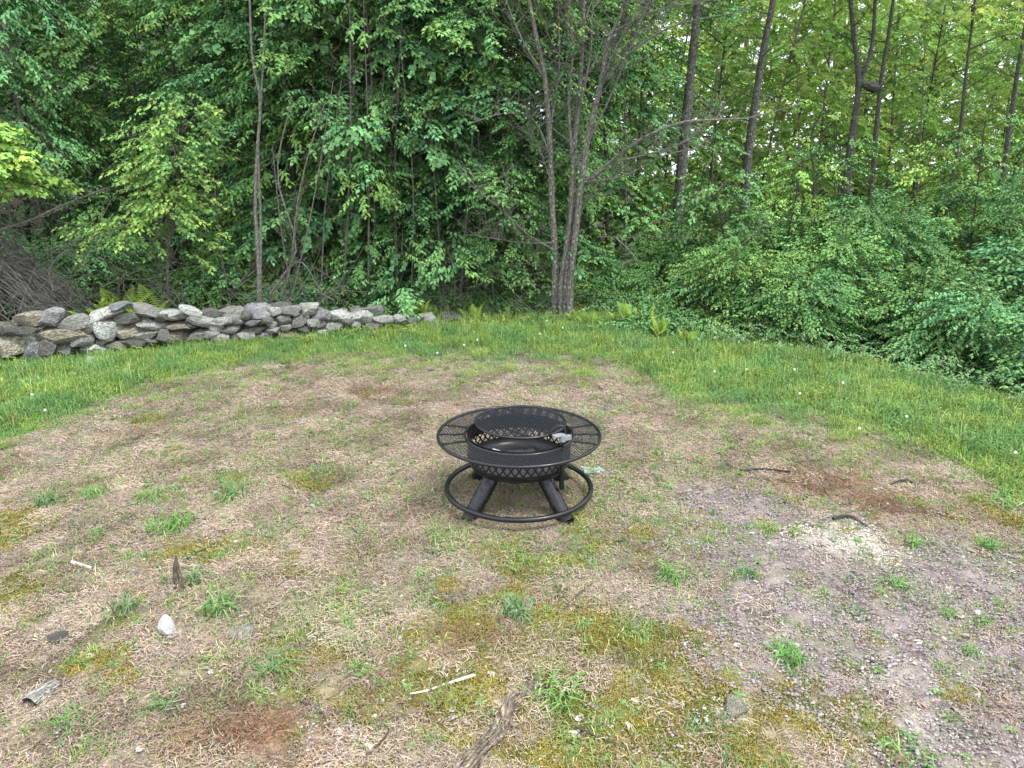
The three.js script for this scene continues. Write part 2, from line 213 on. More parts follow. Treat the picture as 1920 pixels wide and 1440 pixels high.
  const put = ([X, Y, W, H, roll, t], ox, s) => {
    const px = ox + X / s, py = 540 + Y / s, c = face(px, py, range(r, -0.02, 0.05)), sc = c.length() / FPX, w = W / s * sc * 1.06, h = H / s * sc * (H > 100 ? 0.97 : 0.88), d = Math.min(0.46, Math.max(w, h) * range(r, 0.8, 1.1));
    c.addScaledVector(nrm, -d * 0.5 + 0.06); c.y = Math.max(c.y - 0.03, h * 0.25); stone(c, w, h, d, roll, t);
  };
  for (const s of listA) put(s, 0, 4);
  for (const s of listB) put(s, 400, 3.4286);
  // the back of the wall and its heart, mostly dark-toned so the gaps between stones look shaded, and the run outside the frame
  const L = wallA.distanceTo(wallB), top = (u) => u < 0 ? 0.5 : u < L * 0.55 ? 0.46 : lerp(0.46, 0.2, (u - L * 0.55) / (L * 0.45));
  for (let u = -2.2; u < L; u += 0.27) for (let y = 0.06; y < top(u) - 0.09; y += 0.15) {
    const c = wallA.clone().addScaledVector(dir, u + range(r, -0.06, 0.06)).addScaledVector(nrm, -0.50 + (u < -0.25 ? 0.3 : 0)); c.y = y + range(r, -0.02, 0.02);
    stone(c, range(r, 0.26, 0.42), range(r, 0.13, 0.19), range(r, 0.28, 0.4), range(r, -8, 8), 'gddgbd'[(r() * 6) | 0]);
  }
  // loose stones in front of the wall
  const loose = (px, py, w, h, d, t, label) => { const p = G(px, py), m = mesh('fieldstone', shapes[(k++ * 3) % 16], T[t]); m.position.set(p.x, height(p.x, p.z) + h * 0.28, p.z); m.scale.set(w, h, d); m.rotation.set(0.1, r() * 6, 0.15); tag(m, label, 'stone'); };
  loose(172, 688, 0.22, 0.16, 0.2, 'w', 'small whitish stone lying in grass below the stone wall');
  loose(314, 1186, 0.105, 0.13, 0.09, 'q', 'small upright white rock on the bare dry ground');
  loose(452, 1192, 0.15, 0.06, 0.12, 'p', 'pale tan flat stone sunk in grass beside a white rock');
  loose(1380, 1334, 0.14, 0.06, 0.11, 'p', 'rounded pale tan stone sunk in moss near dark weed');
  loose(1478, 738, 0.12, 0.12, 0.12, 'g', 'small grey stone standing in the green lawn');
  loose(110, 1204, 0.10, 0.05, 0.07, 'd', 'small dark stone on dry ground with chaff');
}
console.log('wall');

// ---------------------------------------------------------------- the fire pit
{
  const P = V(0.05, 0, -5.06); P.y = height(P.x, P.z) - 0.005;
  const pit = thing('fire_pit', 'round black metal fire pit with mesh table rim and foot ring on bare ground', 'fire pit', null, P);
  const grime = texture(512, 512, (i, j) => { const u = i / 512, v = j / 512, d = sstep(0.0, 0.7, tileN(u, v, 10, 21) + 0.4 * tileN(u, v, 50, 22)), q = sstep(0.42, 0.8, tileN(u, v, 16, 26) + 0.45 * tileN(u, v, 70, 27)), g = 0.5 + 0.3 * d; return [lerp(g, 0.95, q), lerp(g * 0.99, 0.72, q), lerp(g * 0.98, 0.55, q)]; });
  const rmap = texture(256, 256, (i, j) => { const u = i / 256, v = j / 256, d = 0.6 + 0.3 * tileN(u, v, 14, 23) + 0.15 * tileN(u, v, 50, 24); return [d, d, d]; }, false);
  const black = new THREE.MeshStandardMaterial({ color: new THREE.Color().setRGB(0.027, 0.032, 0.046), roughness: 0.62, roughnessMap: rmap, map: grime, metalness: 0.1 });
  const wire = std(0.032, 0.035, 0.044, 0.42, { metalness: 0.2 }), galv = new THREE.MeshStandardMaterial({ color: new THREE.Color().setRGB(0.40, 0.41, 0.45), metalness: 0.5, roughness: 0.38 });
  const ring = (R, t, y, name, parent, seg = 112) => { const g = new THREE.TorusGeometry(R, t, 12, seg); g.rotateX(Math.PI / 2); const m = mesh(name, g, black, parent); m.position.y = y; return m; };
  // expanded metal: a lattice of short flat strands
  function expanded(r0, r1, a0 = 0, seed = 3) {
    const T3 = [], s = 0.0135, half = 0.0165, th = 0.0034, R = r1, geos = new Tri(), c = Math.cos(a0), q = Math.sin(a0);
    const strand = (x0, z0, x1, z1) => {
      const mx = (x0 + x1) / 2, mz = (z0 + z1) / 2, rr = Math.hypot(mx, mz); if (rr < r0 || rr > r1) return;
      const dx = x1 - x0, dz = z1 - z0, l = Math.hypot(dx, dz), nx = -dz / l * th / 2, nz = dx / l * th / 2, h = 0.0016;
      const f = (x, y, z) => V(x * c - z * q, y, x * q + z * c);
      const a = f(x0 + nx, h, z0 + nz), b = f(x1 + nx, h, z1 + nz), d = f(x1 - nx, h, z1 - nz), e = f(x0 - nx, h, z0 - nz), a2 = f(x0 + nx, -h, z0 + nz), b2 = f(x1 + nx, -h, z1 + nz), d2 = f(x1 - nx, -h, z1 - nz), e2 = f(x0 - nx, -h, z0 - nz);
      geos.quad(a, b, d, e).quad(a2, e2, d2, b2).quad(a, a2, b2, b).quad(e, d, d2, e2);
    };
    for (let j = -Math.ceil(R / s); j <= R / s; j++) for (let i = -Math.ceil(R / half); i <= R / half; i++) {
      const x = i * half, z = j * s, up = (i + j) & 1;
      strand(x, z + (up ? s / 2 : -s / 2) * 1, x + half, z + (up ? -s / 2 : s / 2));
    }
    return geos.geo();
  }
  const RO = 0.588, RI = 0.392, TY = 0.52;
  ring(RO, 0.0115, TY, 'table_rim', pit); ring(RI, 0.010, TY, 'inner_rim', pit);
  const panel = mesh('table_mesh', expanded(RI, RO, 0.5), wire, pit); panel.position.y = TY; panel.userData.kind = 'stuff';
  for (let q = 0; q < 4; q++) for (const o of [-19, 0, 19]) {
    const a = THREE.MathUtils.degToRad(q * 90 + o), g = new THREE.BoxGeometry(RO - RI, 0.006, 0.022), m = mesh('spoke', g, black, pit);
    m.position.set(Math.cos(a) * (RO + RI) / 2, TY - 0.006, Math.sin(a) * (RO + RI) / 2); m.rotation.y = -a;
  }
  // bowl: hoop, pierced band, hoop, rounded bottom
  const hoop = (R, y0, y1, t = 0.006) => new THREE.LatheGeometry([[R - t, y0], [R, y0], [R, y1], [R - t, y1], [R - t, y0]].map(([x, y]) => new THREE.Vector2(x, y)), 96);
  const bowl = mesh('fire_bowl', mergeGeometries([hoop(0.378, 0.425, 0.535), new THREE.LatheGeometry([[0.372, 0.350], [0.378, 0.350], [0.372, 0.318], [0.352, 0.292], [0.30, 0.268], [0.18, 0.255], [0.001, 0.25], [0.001, 0.256], [0.18, 0.261], [0.296, 0.274], [0.346, 0.297], [0.366, 0.32], [0.372, 0.350]].map(([x, y]) => new THREE.Vector2(x, y)), 96)]), black, pit);
  {
    const t = new Tri(), n = 42, y0 = 0.348, y1 = 0.428, R = 0.375, w = 0.0150;
    for (let i = 0; i < n; i++) for (const s of [1, -1]) {
      const a = i / n * Math.PI * 2, da = s * 2 * Math.PI / n, K = 6;
      for (let k = 0; k < K; k++) {
        const pt = (f, e, rr) => { const aa = a + da * f + e / R, y = lerp(y0, y1, f); return V(Math.cos(aa) * rr, y, Math.sin(aa) * rr); };
        const f0 = k / K, f1 = (k + 1) / K, o = R + 0.0015 * s;
        t.quad(pt(f0, -w / 2, o), pt(f1, -w / 2, o), pt(f1, w / 2, o), pt(f0, w / 2, o)).quad(pt(f0, -w / 2, o - 0.003), pt(f0, w / 2, o - 0.003), pt(f1, w / 2, o - 0.003), pt(f1, -w / 2, o - 0.003)).quad(pt(f0, -w / 2, o - 0.003), pt(f1, -w / 2, o - 0.003), pt(f1, -w / 2, o), pt(f0, -w / 2, o)).quad(pt(f0, w / 2, o), pt(f1, w / 2, o), pt(f1, w / 2, o - 0.003), pt(f0, w / 2, o - 0.003));
      }
    }
    mesh('lattice_band', t.geo(), black, pit).userData.kind = 'stuff';
  }
  { // ash bed
    const g = new THREE.CircleGeometry(0.33, 48, 0, Math.PI * 2).rotateX(-Math.PI / 2), disc = new THREE.PlaneGeometry(0.62, 0.62, 50, 50).rotateX(-Math.PI / 2), p = disc.attributes.position;
    for (let i = 0; i < p.count; i++) { let x = p.getX(i), z = p.getZ(i); const rr = Math.max(Math.abs(x), Math.abs(z)), l = Math.hypot(x, z) || 1; x *= rr / l; z *= rr / l; p.setXYZ(i, x, 0.292 + 0.02 * fbm(x * 8, z * 8, 4) - 0.02 * (rr / 0.31) ** 2, z); }
    disc.computeVertexNormals(); mesh('ash_bed', disc, std(0.055, 0.053, 0.052, 1), pit);
  }
  // legs: thick pipes splayed out to the foot ring
  for (let q = 0; q < 4; q++) {
    const a = Math.PI / 4 + q * Math.PI / 2 + 0.03, A = V(Math.cos(a) * 0.272, 0.25, Math.sin(a) * 0.272), B = V(Math.cos(a) * 0.485, 0.0, Math.sin(a) * 0.485);
    const g = limb([A, A.clone().lerp(B, 0.5), B], [0.056, 0.056, 0.056], 20);
    const leg = mesh('leg', g, black, pit);
    const foot = mesh('foot_plate', new THREE.CylinderGeometry(0.056, 0.058, 0.012, 24), black, leg); foot.position.set(B.x, 0.008, B.z);
  }
  ring(0.535, 0.019, 0.105, 'foot_ring', pit);
  // swivel post with the cooking grate
  const px = 0.30, pz = 0.262;
  const post = mesh('grate_post', new THREE.CylinderGeometry(0.011, 0.011, 0.40, 16), black, pit); post.position.set(px, 0.41, pz);
  const sock = mesh('post_socket', new THREE.CylinderGeometry(0.018, 0.018, 0.13, 16), black, pit); sock.position.set(px, 0.27, pz);
  const clamp_ = mesh('swivel_clamp', mergeGeometries([new THREE.CylinderGeometry(0.024, 0.024, 0.05, 20).toNonIndexed(), new THREE.BoxGeometry(0.075, 0.008, 0.05).translate(-0.03, 0.02, -0.01).toNonIndexed(), new THREE.BoxGeometry(0.05, 0.03, 0.03).translate(0.03, 0.0, 0.012).toNonIndexed()]), galv, pit); clamp_.position.set(px, 0.595, pz); clamp_.rotation.y = 0.5;
  const hoopPts = bend([V(-0.085, 0.58, 0.0), V(-0.085, 0.63, 0.0), V(-0.05, 0.672, -0.01), V(0.0, 0.676, -0.015), V(0.02, 0.64, -0.012), V(0.02, 0.585, -0.005)], 24).map((v) => v.add(V(px, 0, pz)));
  mesh('lift_handle', limb(hoopPts, hoopPts.map(() => 0.0075), 10), black, pit);
  const grate = new THREE.Group(); grate.name = 'cooking_grate'; pit.add(grate); grate.position.set(0.012, 0.612, -0.012); grate.rotation.z = -0.012;
  ring(0.325, 0.0100, 0, 'grate_rim', grate, 80);
  const gm = mesh('grate_mesh', expanded(0, 0.325, -0.6), wire, grate); gm.position.y = 0.004; gm.userData.kind = 'stuff';
  for (const o of [-0.14, 0.02, 0.17]) { const l = 2 * Math.sqrt(0.322 ** 2 - o * o), b = mesh('grate_bar', new THREE.BoxGeometry(l, 0.012, 0.010), black, grate); b.rotation.y = -0.72; b.position.set(Math.sin(-0.72) * o, -0.008, Math.cos(-0.72) * o); }
  const arm = mesh('grate_arm', limb([V(px - 0.012, -0.012, pz + 0.012), V(px * 0.78, -0.012, pz * 0.78)], [0.009, 0.009], 10), black, grate);
  // what lies in the bowl
  const scrap = mesh('wood_scrap', limb([V(0, 0, 0), V(0.03, 0.006, -0.01), V(0.055, 0.002, -0.004), V(0.085, 0.004, 0.01)], [0.004, 0.011, 0.008, 0.003], 7, 0.4), std(0.75, 0.72, 0.66, 0.9)); scrap.position.copy(G(918, 846, 0.33)); tag(scrap, 'pale curled scrap lying on the ash in the fire bowl', 'scrap');
}

// ---------------------------------------------------------------- leaves, twigs, bark
const leafMat = (rough = 0.95, tr = 0.38) => new THREE.MeshPhysicalMaterial({ color: 0xffffff, vertexColors: true, roughness: rough, transmission: tr, thickness: 0, clearcoat: 0.22, clearcoatRoughness: 0.5, side: THREE.DoubleSide, specularIntensity: 0.35 });
const solidLeaf = () => new THREE.MeshPhysicalMaterial({ color: 0xffffff, vertexColors: true, roughness: 0.68, specularIntensity: 0.3, side: THREE.DoubleSide });
const LEAF = solidLeaf(), GRASS = solidLeaf(), LIT = leafMat(1, 0.4);
GRASS.roughness = 0.75;
function leaf(t, base, dir, up, len, wid, fold, col) {
  const side = V().crossVectors(dir, up).normalize(), n = V().crossVectors(side, dir).normalize();
  const m = base.clone().addScaledVector(dir, len * 0.48).addScaledVector(n, -len * 0.02), tip = base.clone().addScaledVector(dir, len).addScaledVector(n, -len * 0.16);
  const l = base.clone().addScaledVector(dir, len * 0.42).addScaledVector(side, wid / 2).addScaledVector(n, fold), r = base.clone().addScaledVector(dir, len * 0.42).addScaledVector(side, -wid / 2).addScaledVector(n, fold);
  t.tri(base, l, m, col).tri(l, tip, m, col).tri(base, m, r, col).tri(m, tip, r, col);
}
// a leafy twig along +x, roughly flat, n leaves on alternate sides
function spray(seed, n, len, leafLen, leafWid, droop = 0.25, lobe = 0) {
  const r = rng(seed), t = new Tri();
  for (let i = 0; i < n; i++) {
    const f = (i + 1) / n, s = i % 2 ? 1 : -1, a = i === n - 1 ? 0 : s * range(r, 0.5, 1.25), b = V(len * f * 0.85, -droop * len * f * f * 0.5 + range(r, -0.02, 0.02), range(r, -0.03, 0.03));
    const d = V(Math.cos(a), range(r, -0.55, 0.15) - droop * 0.5, Math.sin(a)).normalize(), up = V(range(r, -0.5, 0.5), 1, range(r, -0.5, 0.5)).normalize(), v = range(r, 0.72, 1.2);
    leaf(t, b, d, up, leafLen * range(r, 0.7, 1.15), leafWid * range(r, 0.8, 1.1), leafWid * range(r, 0.0, 0.18), [v * range(r, 0.9, 1.12), v, v * range(r, 0.85, 1.1)]);
  }
  return t.geo();
}
const SPRAY = {
  broad: [1, 2, 3].map((s) => spray(s, 18, 0.42, 0.074, 0.042, 0.35)),
  drop: [4, 5].map((s) => spray(s, 18, 0.40, 0.080, 0.038, 0.6)),
  small: [6, 7, 8].map((s) => spray(s, 17, 0.34, 0.055, 0.030, 0.3)),
  maple: [9, 10].map((s) => spray(s, 12, 0.36, 0.085, 0.078, 0.5)),
  large: [11, 12].map((s) => spray(s, 20, 0.85, 0.17, 0.10, 0.35)),
};
const flatUp = V(0, 1, 0), mtx = new THREE.Matrix4(), quat = new THREE.Quaternion(), vx = V(), vy = V(), vz = V();
// frame: +x along d, +y as near up as may be
function frame(p, d, up, s) { vx.copy(d).normalize(); vz.crossVectors(vx, up).normalize(); vy.crossVectors(vz, vx); return new THREE.Matrix4().makeBasis(vx, vy, vz).scale(V(s, s, s)).setPosition(p); }
function foliage(name, parent, geo, mats, cols, mat = LEAF) {
  const im = new THREE.InstancedMesh(geo, mat, mats.length); im.name = parent === scene ? numbered(name) : name; im.userData.kind = 'stuff'; im.castShadow = im.receiveShadow = true;
  const c = new THREE.Color();
  for (let i = 0; i < mats.length; i++) { im.setMatrixAt(i, mats[i]); im.setColorAt(i, c.setRGB(cols[i][0], cols[i][1], cols[i][2])); }
  parent.add(im); return im;
}
const barkTex = texture(512, 512, (i, j) => { const u = i / 512, v = j / 512, s = tileN(u, v * 0.999, 30, 41), f = N3(u * 60, v * 9, 3) * 0.5 + N3(u * 22, v * 4, 9) * 0.5, l = sstep(0.3, 0.65, tileN(u, v, 9, 43) + 0.3 * s); let g = 0.60 + 0.2 * s + 0.26 * f; g = lerp(g, 0.98, l * 0.65); return [g, g * 0.985, g * 0.95]; });
const barkBump = texture(256, 256, (i, j) => { const u = i / 256, v = j / 256, h = 0.5 + 0.35 * N3(u * 34, v * 6, 13) + 0.15 * tileN(u, v, 40, 44); return [h, h, h]; }, false);
const bark = (r, g, b) => new THREE.MeshStandardMaterial({ color: new THREE.Color().setRGB(r, g, b), map: barkTex, bumpMap: barkBump, bumpScale: 0.02, roughness: 0.95 });
const BARK = { grey: bark(0.62, 0.60, 0.57), dark: bark(0.25, 0.25, 0.24), light: bark(0.74, 0.73, 0.70), brown: bark(0.50, 0.41, 0.32), dead: bark(0.58, 0.55, 0.51) };
const GREEN = { cool: [0.118, 0.260, 0.096], mid: [0.138, 0.275, 0.080], deep: [0.108, 0.228, 0.078], fresh: [0.210, 0.365, 0.080], lime: [0.30, 0.45, 0.09], olive: [0.255, 0.38, 0.07], pale: [0.17, 0.28, 0.14], bank: [0.118, 0.245, 0.080] };  // olive and lime hold the sunlit look of the right-hand woods as colour
const shade = (r, c, v = 0.3, hue = 0.12) => { const k = 1 + range(r, -v, v), h = range(r, -hue, hue); return [c[0] * k * (1 + h), c[1] * k, c[2] * k * (1 - h)]; };

// a tree from given trunk lines; boughs with leafy sprays in flat tiers between heights y0 and y1
function tree(o) {
  const r = rng(o.seed), root = thing(o.name, o.label, 'tree', o.group, V(o.trunks[0][0].x, o.trunks[0][0].y, o.trunks[0][0].z)), off = root.position;
  const wood = [], twigs = [], mats = [], cols = [];
  for (const [q, pts] of o.trunks.entries()) {
    const line = bend(pts, 14), n = line.length - 1, k = q ? 0.75 : 1;
    wood.push(limb(line.map((p) => p.clone().sub(off)), taper(n, o.r0 * k, o.r1 * k), o.sides || 8, 0.12, o.seed + q));
    const nb = Math.round((o.boughs || 0) / o.trunks.length);
    for (let i = 0; i < nb; i++) {
      const f = Math.pow((i + r()) / nb, 0.9), hh = lerp(o.y0, o.y1, f); let s = 0; while (s < n - 1 && line[s + 1].y < hh) s++;
      const b = line[s].clone(); if (line[s + 1].y > line[s].y) b.lerp(line[s + 1], clamp((hh - line[s].y) / (line[s + 1].y - line[s].y)));
      const az = o.toward !== undefined && r() < 0.5 ? o.toward + range(r, -1.1, 1.1) : i * 2.4 + range(r, -0.6, 0.6), L = o.reach * lerp(1, o.topReach ?? 0.6, f) * range(r, 0.55, 1.1), up = o.rise ?? 0.25;
      const d = V(Math.cos(az), 0, Math.sin(az)), p = [b, b.clone().addScaledVector(d, L * 0.45).add(V(0, L * up * 0.7, 0)), b.clone().addScaledVector(d, L).add(V(range(r, -0.2, 0.2), L * up * 0.55 - (o.sag ?? 0.15) * L, range(r, -0.2, 0.2)))];
      const bl = bend(p, 6); twigs.push(limb(bl.map((v) => v.clone().sub(off)), taper(6, Math.min(o.r0 * 0.4, 0.006 + L * 0.009), 0.003), 4, 0.1, i));
      const ns = Math.round(L * (o.dense ?? 13)), bt = shade(r, o.color, 0.22, 0.08);
      for (let j = 0; j < ns; j++) {
        const g = Math.sqrt(range(r, 0.03, 1)), q2 = Math.min(5.999, g * 6), a = bl[q2 | 0].clone().lerp(bl[(q2 | 0) + 1], q2 % 1), sd = r() < 0.5 ? 1 : -1, da = az + sd * range(r, 0.2, 1.3), w = L * 0.34 * (1.15 - g) * r() + 0.02;
        a.x += Math.cos(az + sd * 1.5) * w; a.z += Math.sin(az + sd * 1.5) * w; a.y += range(r, -0.07, 0.07) * (o.fluff ?? 1) - w * 0.15;
        mats.push(frame(a.sub(off), V(Math.cos(da), range(r, -0.35, 0.1), Math.sin(da)), V(range(r, -0.3, 0.3), 1, range(r, -0.3, 0.3)), range(r, 0.75, 1.25) * (o.size ?? 1)));
        cols.push(shade(r, bt, o.vary ?? 0.2));
      }
    }
  }
  if (o.snags) { const tw = []; for (const pts of o.trunks) twigged(bend(pts.map((p) => p.clone().sub(off)), 16).slice(3), r, tw, o.snags, 0.8, 0.012, 1, 0.25); mesh('dead_twigs', mergeGeometries(tw), BARK[o.bark || 'grey'], root).userData.kind = 'stuff'; }
  mesh('trunk', mergeGeometries(wood), BARK[o.bark || 'grey'], root);
  if (twigs.length > 18) mesh('boughs', mergeGeometries(twigs), BARK[o.bark || 'grey'], root).userData.kind = 'stuff'; else for (const g of twigs) mesh('bough', g, BARK[o.bark || 'grey'], root);
  if (mats.length) foliage('crown', root, SPRAY[o.leaf || 'broad'][o.seed % SPRAY[o.leaf || 'broad'].length], mats, cols, o.lit ? LIT : LEAF);
  return root;
}
// a bush: many stems from one base and leafy sprays through a lumpy volume
function bush(o) {
  const r = rng(o.seed), root = thing(o.name || 'shrub', o.label, o.category || 'shrub', o.group, o.at), mats = [], cols = [], wood = [];
  for (let i = 0; i < (o.stems ?? 9); i++) {
    const a = i * 2.4 + r(), R = o.rx * range(r, 0.4, 0.9), H = o.h * range(r, 0.55, 0.95), p = [V(range(r, -0.1, 0.1), -0.05, range(r, -0.1, 0.1)), V(Math.cos(a) * R * 0.35, H * 0.6, Math.sin(a) * R * 0.35), V(Math.cos(a) * R, H, Math.sin(a) * R)];
    wood.push(limb(bend(p, 6), taper(6, 0.016, 0.004), 4, 0.1, i));
  }
  const nc = Math.round(o.clumps ?? 10 + 9 * o.rx), per = Math.round(o.n / nc);
  for (let q = 0; q < nc; q++) {
    const a = q * 2.4 + range(r, -0.5, 0.5), u = Math.pow((q + r()) / nc, 0.8), R = o.rx * Math.sqrt(Math.max(0.02, 1 - (u - 0.25) * (u - 0.25) * 1.55)) * range(r, 0.45, 0.95), c = V(Math.cos(a) * R * 0.8, o.h * lerp(0.34, 0.92, u), Math.sin(a) * R * 0.8), w = o.rx * range(r, 0.3, 0.5), th = range(r, 0.05, 0.13), tint = shade(r, o.color, 0.25, 0.1);
    for (let i = 0; i < per; i++) {
      const b = r() * 6.283, k = w * Math.sqrt(r()), out = V(Math.cos(b), 0, Math.sin(b)).addScaledVector(V(Math.cos(a), 0, Math.sin(a)), 0.9), p = c.clone().add(V(Math.cos(b) * k, range(r, -th, th) - k * k * 0.5 / w, Math.sin(b) * k)); if (p.y < 0.03) p.y = 0.03 + r() * 0.1;
      mats.push(frame(p, out.setY(range(r, -0.45, 0.55)), V(range(r, -0.6, 0.6), 1, range(r, -0.6, 0.6)), range(r, 0.7, 1.25) * (o.size ?? 1))); cols.push(shade(r, tint, 0.2));
    }
  }
  mesh('stems', mergeGeometries(wood), BARK[o.bark || 'brown'], root);
  foliage('foliage', root, SPRAY[o.leaf || 'small'][o.seed % SPRAY[o.leaf || 'small'].length], mats, cols);
  return root;
}
const onGround = (x, z) => V(x, height(x, z), z);
const drop = (px, z) => { const p = at(px, 600, z); return onGround(p.x, p.z); };

// ---------------------------------------------------------------- the woods
// bare grey twigs forking off a line
function twigged(line, r, out, n, L, rad, level, lift = 0.5) {
  for (let i = 0; i < n; i++) {
    const k = (0.25 + 0.73 * (i + r()) / n) * (line.length - 1), a = line[k | 0].clone().lerp(line[Math.min(line.length - 1, (k | 0) + 1)], k % 1), az = r() * Math.PI * 2, l = L * range(r, 0.5, 1.1);
    const d = V(Math.cos(az), lift + range(r, -0.3, 0.5), Math.sin(az)).normalize(), p = bend([a, a.clone().addScaledVector(d, l * 0.5).add(V(range(r, -0.05, 0.05), range(r, -0.02, 0.06) * l, range(r, -0.05, 0.05))), a.clone().addScaledVector(d, l).add(V(0, l * 0.22, 0))], 5);
    out.push(limb(p, taper(5, rad, rad * 0.25), 4, 0.1, i)); if (level) twigged(p, r, out, 5, L * 0.5, rad * 0.5, level - 1, lift * 0.6);
  }
}
{ // the clump of grey stems at the corner of the lawn
  const z = -10.9, r = rng(71), b = onGround(at(1052, 600, z).x, z), root = thing('clump_tree', 'grey multi-stemmed tree with bare twigs at the far corner of the lawn', 'tree', null, b);
  const lines = [
    [[1040, 600, 0], [1041, 500, 0], [1036, 400, 0.03], [1030, 250, 0.05], [1022, 150, 0.1], [1002, 50, 0.2], [985, -40, 0.3], [960, -260, 0.5], [940, -500, 0.7]],
    [[1058, 600, 0], [1062, 500, 0], [1072, 380, 0], [1078, 260, -0.05], [1088, 150, -0.1], [1094, 30, -0.15], [1092, -120, -0.2], [1080, -420, -0.3]],
    [[1066, 600, 0.05], [1072, 500, 0.05], [1086, 380, 0.1], [1102, 260, 0.15], [1126, 160, 0.2], [1140, 80, 0.25], [1170, 15, 0.3], [1215, -90, 0.4], [1290, -330, 0.5]],
    [[1050, 600, 0.1], [1052, 520, 0.1], [1066, 430, 0.12], [1074, 320, 0.12], [1066, 200, 0.1], [1074, 90, 0.1], [1062, -60, 0.1], [1050, -300, 0.1]],
  ].map((l) => l.map(([x, y, dz]) => at(x, y, z + dz).sub(b)));
  for (const l of lines) l[0].y = -0.1;
  const rad = [0.058, 0.066, 0.060, 0.034], twigs = [];
  lines.forEach((l, i) => {
    const s = mesh('stem', limb(bend(l, 26), taper(26, rad[i], 0.012, 0.85), 10, 0.12, i), BARK.grey, root);
    twigged(bend(l, 26).slice(6), r, twigs, 13, 1.15, 0.011, 1, 0.75);
  });
  const bough = (p, r0) => { const l = bend(p.map(([x, y, dz]) => at(x, y, z + dz).sub(b)), 12); mesh('bough', limb(l, taper(12, r0, 0.006), 6, 0.1, 3), BARK.light, root); twigged(l, r, twigs, 10, 0.6, 0.008, 1, 0.35); };
  bough([[1092, 345, 0.1], [1120, 325, 0.25], [1150, 300, 0.4], [1200, 262, 0.6], [1285, 228, 0.9], [1400, 222, 1.1], [1500, 195, 1.2]], 0.036);
  bough([[1150, 303, 0.4], [1210, 290, 0.3], [1290, 262, 0.2], [1340, 200, 0.1]], 0.014);
  bough([[1080, 400, 0], [1102, 372, 0.15], [1125, 340, 0.3]], 0.014);
  bough([[1040, 470, 0.1], [990, 440, 0.4], [930, 385, 0.7], [880, 345, 0.8]], 0.016);
  bough([[1038, 455, 0.1], [985, 456, 0.3], [930, 448, 0.5], [880, 440, 0.6]], 0.013);
  bough([[1034, 300, 0.1], [1000, 225, 0.3], [950, 212, 0.5], [880, 232, 0.7]], 0.014);
  bough([[1040, 360, 0.1], [1015, 290, 0.2], [990, 240, 0.4]], 0.010);
  bough([[1126, 160, 0.2], [1180, 100, 0.5], [1260, 50, 0.8], [1400, 20, 1.0]], 0.020);
  bough([[1082, 220, -0.05], [1106, 110, 0.1], [1112, 0, 0.2], [1125, -120, 0.3]], 0.022);
  bough([[1030, 250, 0.05], [1048, 130, -0.1], [1046, 10, -0.2], [1035, -120, -0.2]], 0.020);
  bough([[1120, 180, 0.2], [1165, 70, 0.4], [1235, -40, 0.6]], 0.022);
  bough([[1080, 310, 0.1], [1140, 190, 0.3], [1190, 70, 0.5], [1240, -50, 0.6]], 0.020);
  bough([[1020, 145, 0.1], [972, 60, 0.3], [930, -50, 0.4]], 0.018);
  bough([[1150, 60, 0.25], [1230, 20, 0.6], [1330, 0, 0.9], [1430, -30, 1.1]], 0.016);
  bough([[1095, 342, 0.2], [1170, 330, 0.5], [1250, 290, 0.8], [1330, 275, 1.0]], 0.014);
  mesh('twigs', mergeGeometries(twigs), BARK.grey, root).userData.kind = 'stuff';
  const mats = [], cols = []; for (let i = 0; i < 260; i++) { const p = lines[i % 4][4 + (i % 4)].clone().add(V(range(r, -0.9, 0.9), range(r, -0.1, 1.4), range(r, -0.8, 0.8))); mats.push(frame(p, V(range(r, -1, 1), -0.2, range(r, -1, 1)), flatUp, range(r, 0.4, 0.8))); cols.push(shade(r, GREEN.fresh)); }
  foliage('crown', root, SPRAY.small[0], mats, cols);
}
// single stems read off one by one: [label, bark, radius, z, points, leaves]
const px3 = (pts, z, lean = 0) => { const l = pts.map(([x, y], i) => at(x, y, z + lean * i)); const g = onGround(l[0].x, l[0].z); if (l[0].y > g.y + 0.05) l.unshift(V(l[0].x, g.y - 0.05, l[0].z)); else l[0].y = g.y - 0.05; return l; };
const behindWall = 'trees behind the stone wall';
function poles(name, label, group, seed, bk, r0, z, lines, extra = {}) {
  const t = lines.map((l) => px3(l, z)); const top = Math.max(...t[0].map((p) => p.y));
  return tree({ name, label, group, seed, trunks: t, r0, r1: r0 * 0.35, bark: bk, y0: 3, y1: top, boughs: 10, reach: 1.2, color: GREEN.mid, dense: 9, ...extra });
}
poles('birch_tree', 'straight pale grey trunk rising behind the lime green sapling', null, 201, 'light', 0.065, -14.5, [[[332, 480], [336, 230], [346, 100], [356, 0], [372, -260]]], { y0: 4.5, boughs: 8 });
poles('forked_sapling', 'slender grey forked sapling just behind the stone wall', null, 202, 'light', 0.03, -10.35, [[[486, 590], [484, 480], [478, 380], [484, 260], [488, 180], [474, 120], [468, 0], [460, -160]], [[488, 590], [489, 420], [484, 280], [490, 180], [496, 60], [500, -120]]], { y0: 3.4, boughs: 6, reach: 0.8 });
poles('leaning_sapling', 'thin bare sapling leaning over beside the forked grey sapling', null, 203, 'light', 0.018, -10.3, [[[520, 585], [545, 500], [555, 400], [575, 300], [610, 190]]], { boughs: 0 });
poles('leaning_sapling', 'thin crooked bare stem crossing low brush behind the wall', null, 204, 'light', 0.020, -10.3, [[[505, 560], [555, 470], [520, 330], [548, 180]], [[505, 575], [560, 490], [610, 560]]], { boughs: 0 });
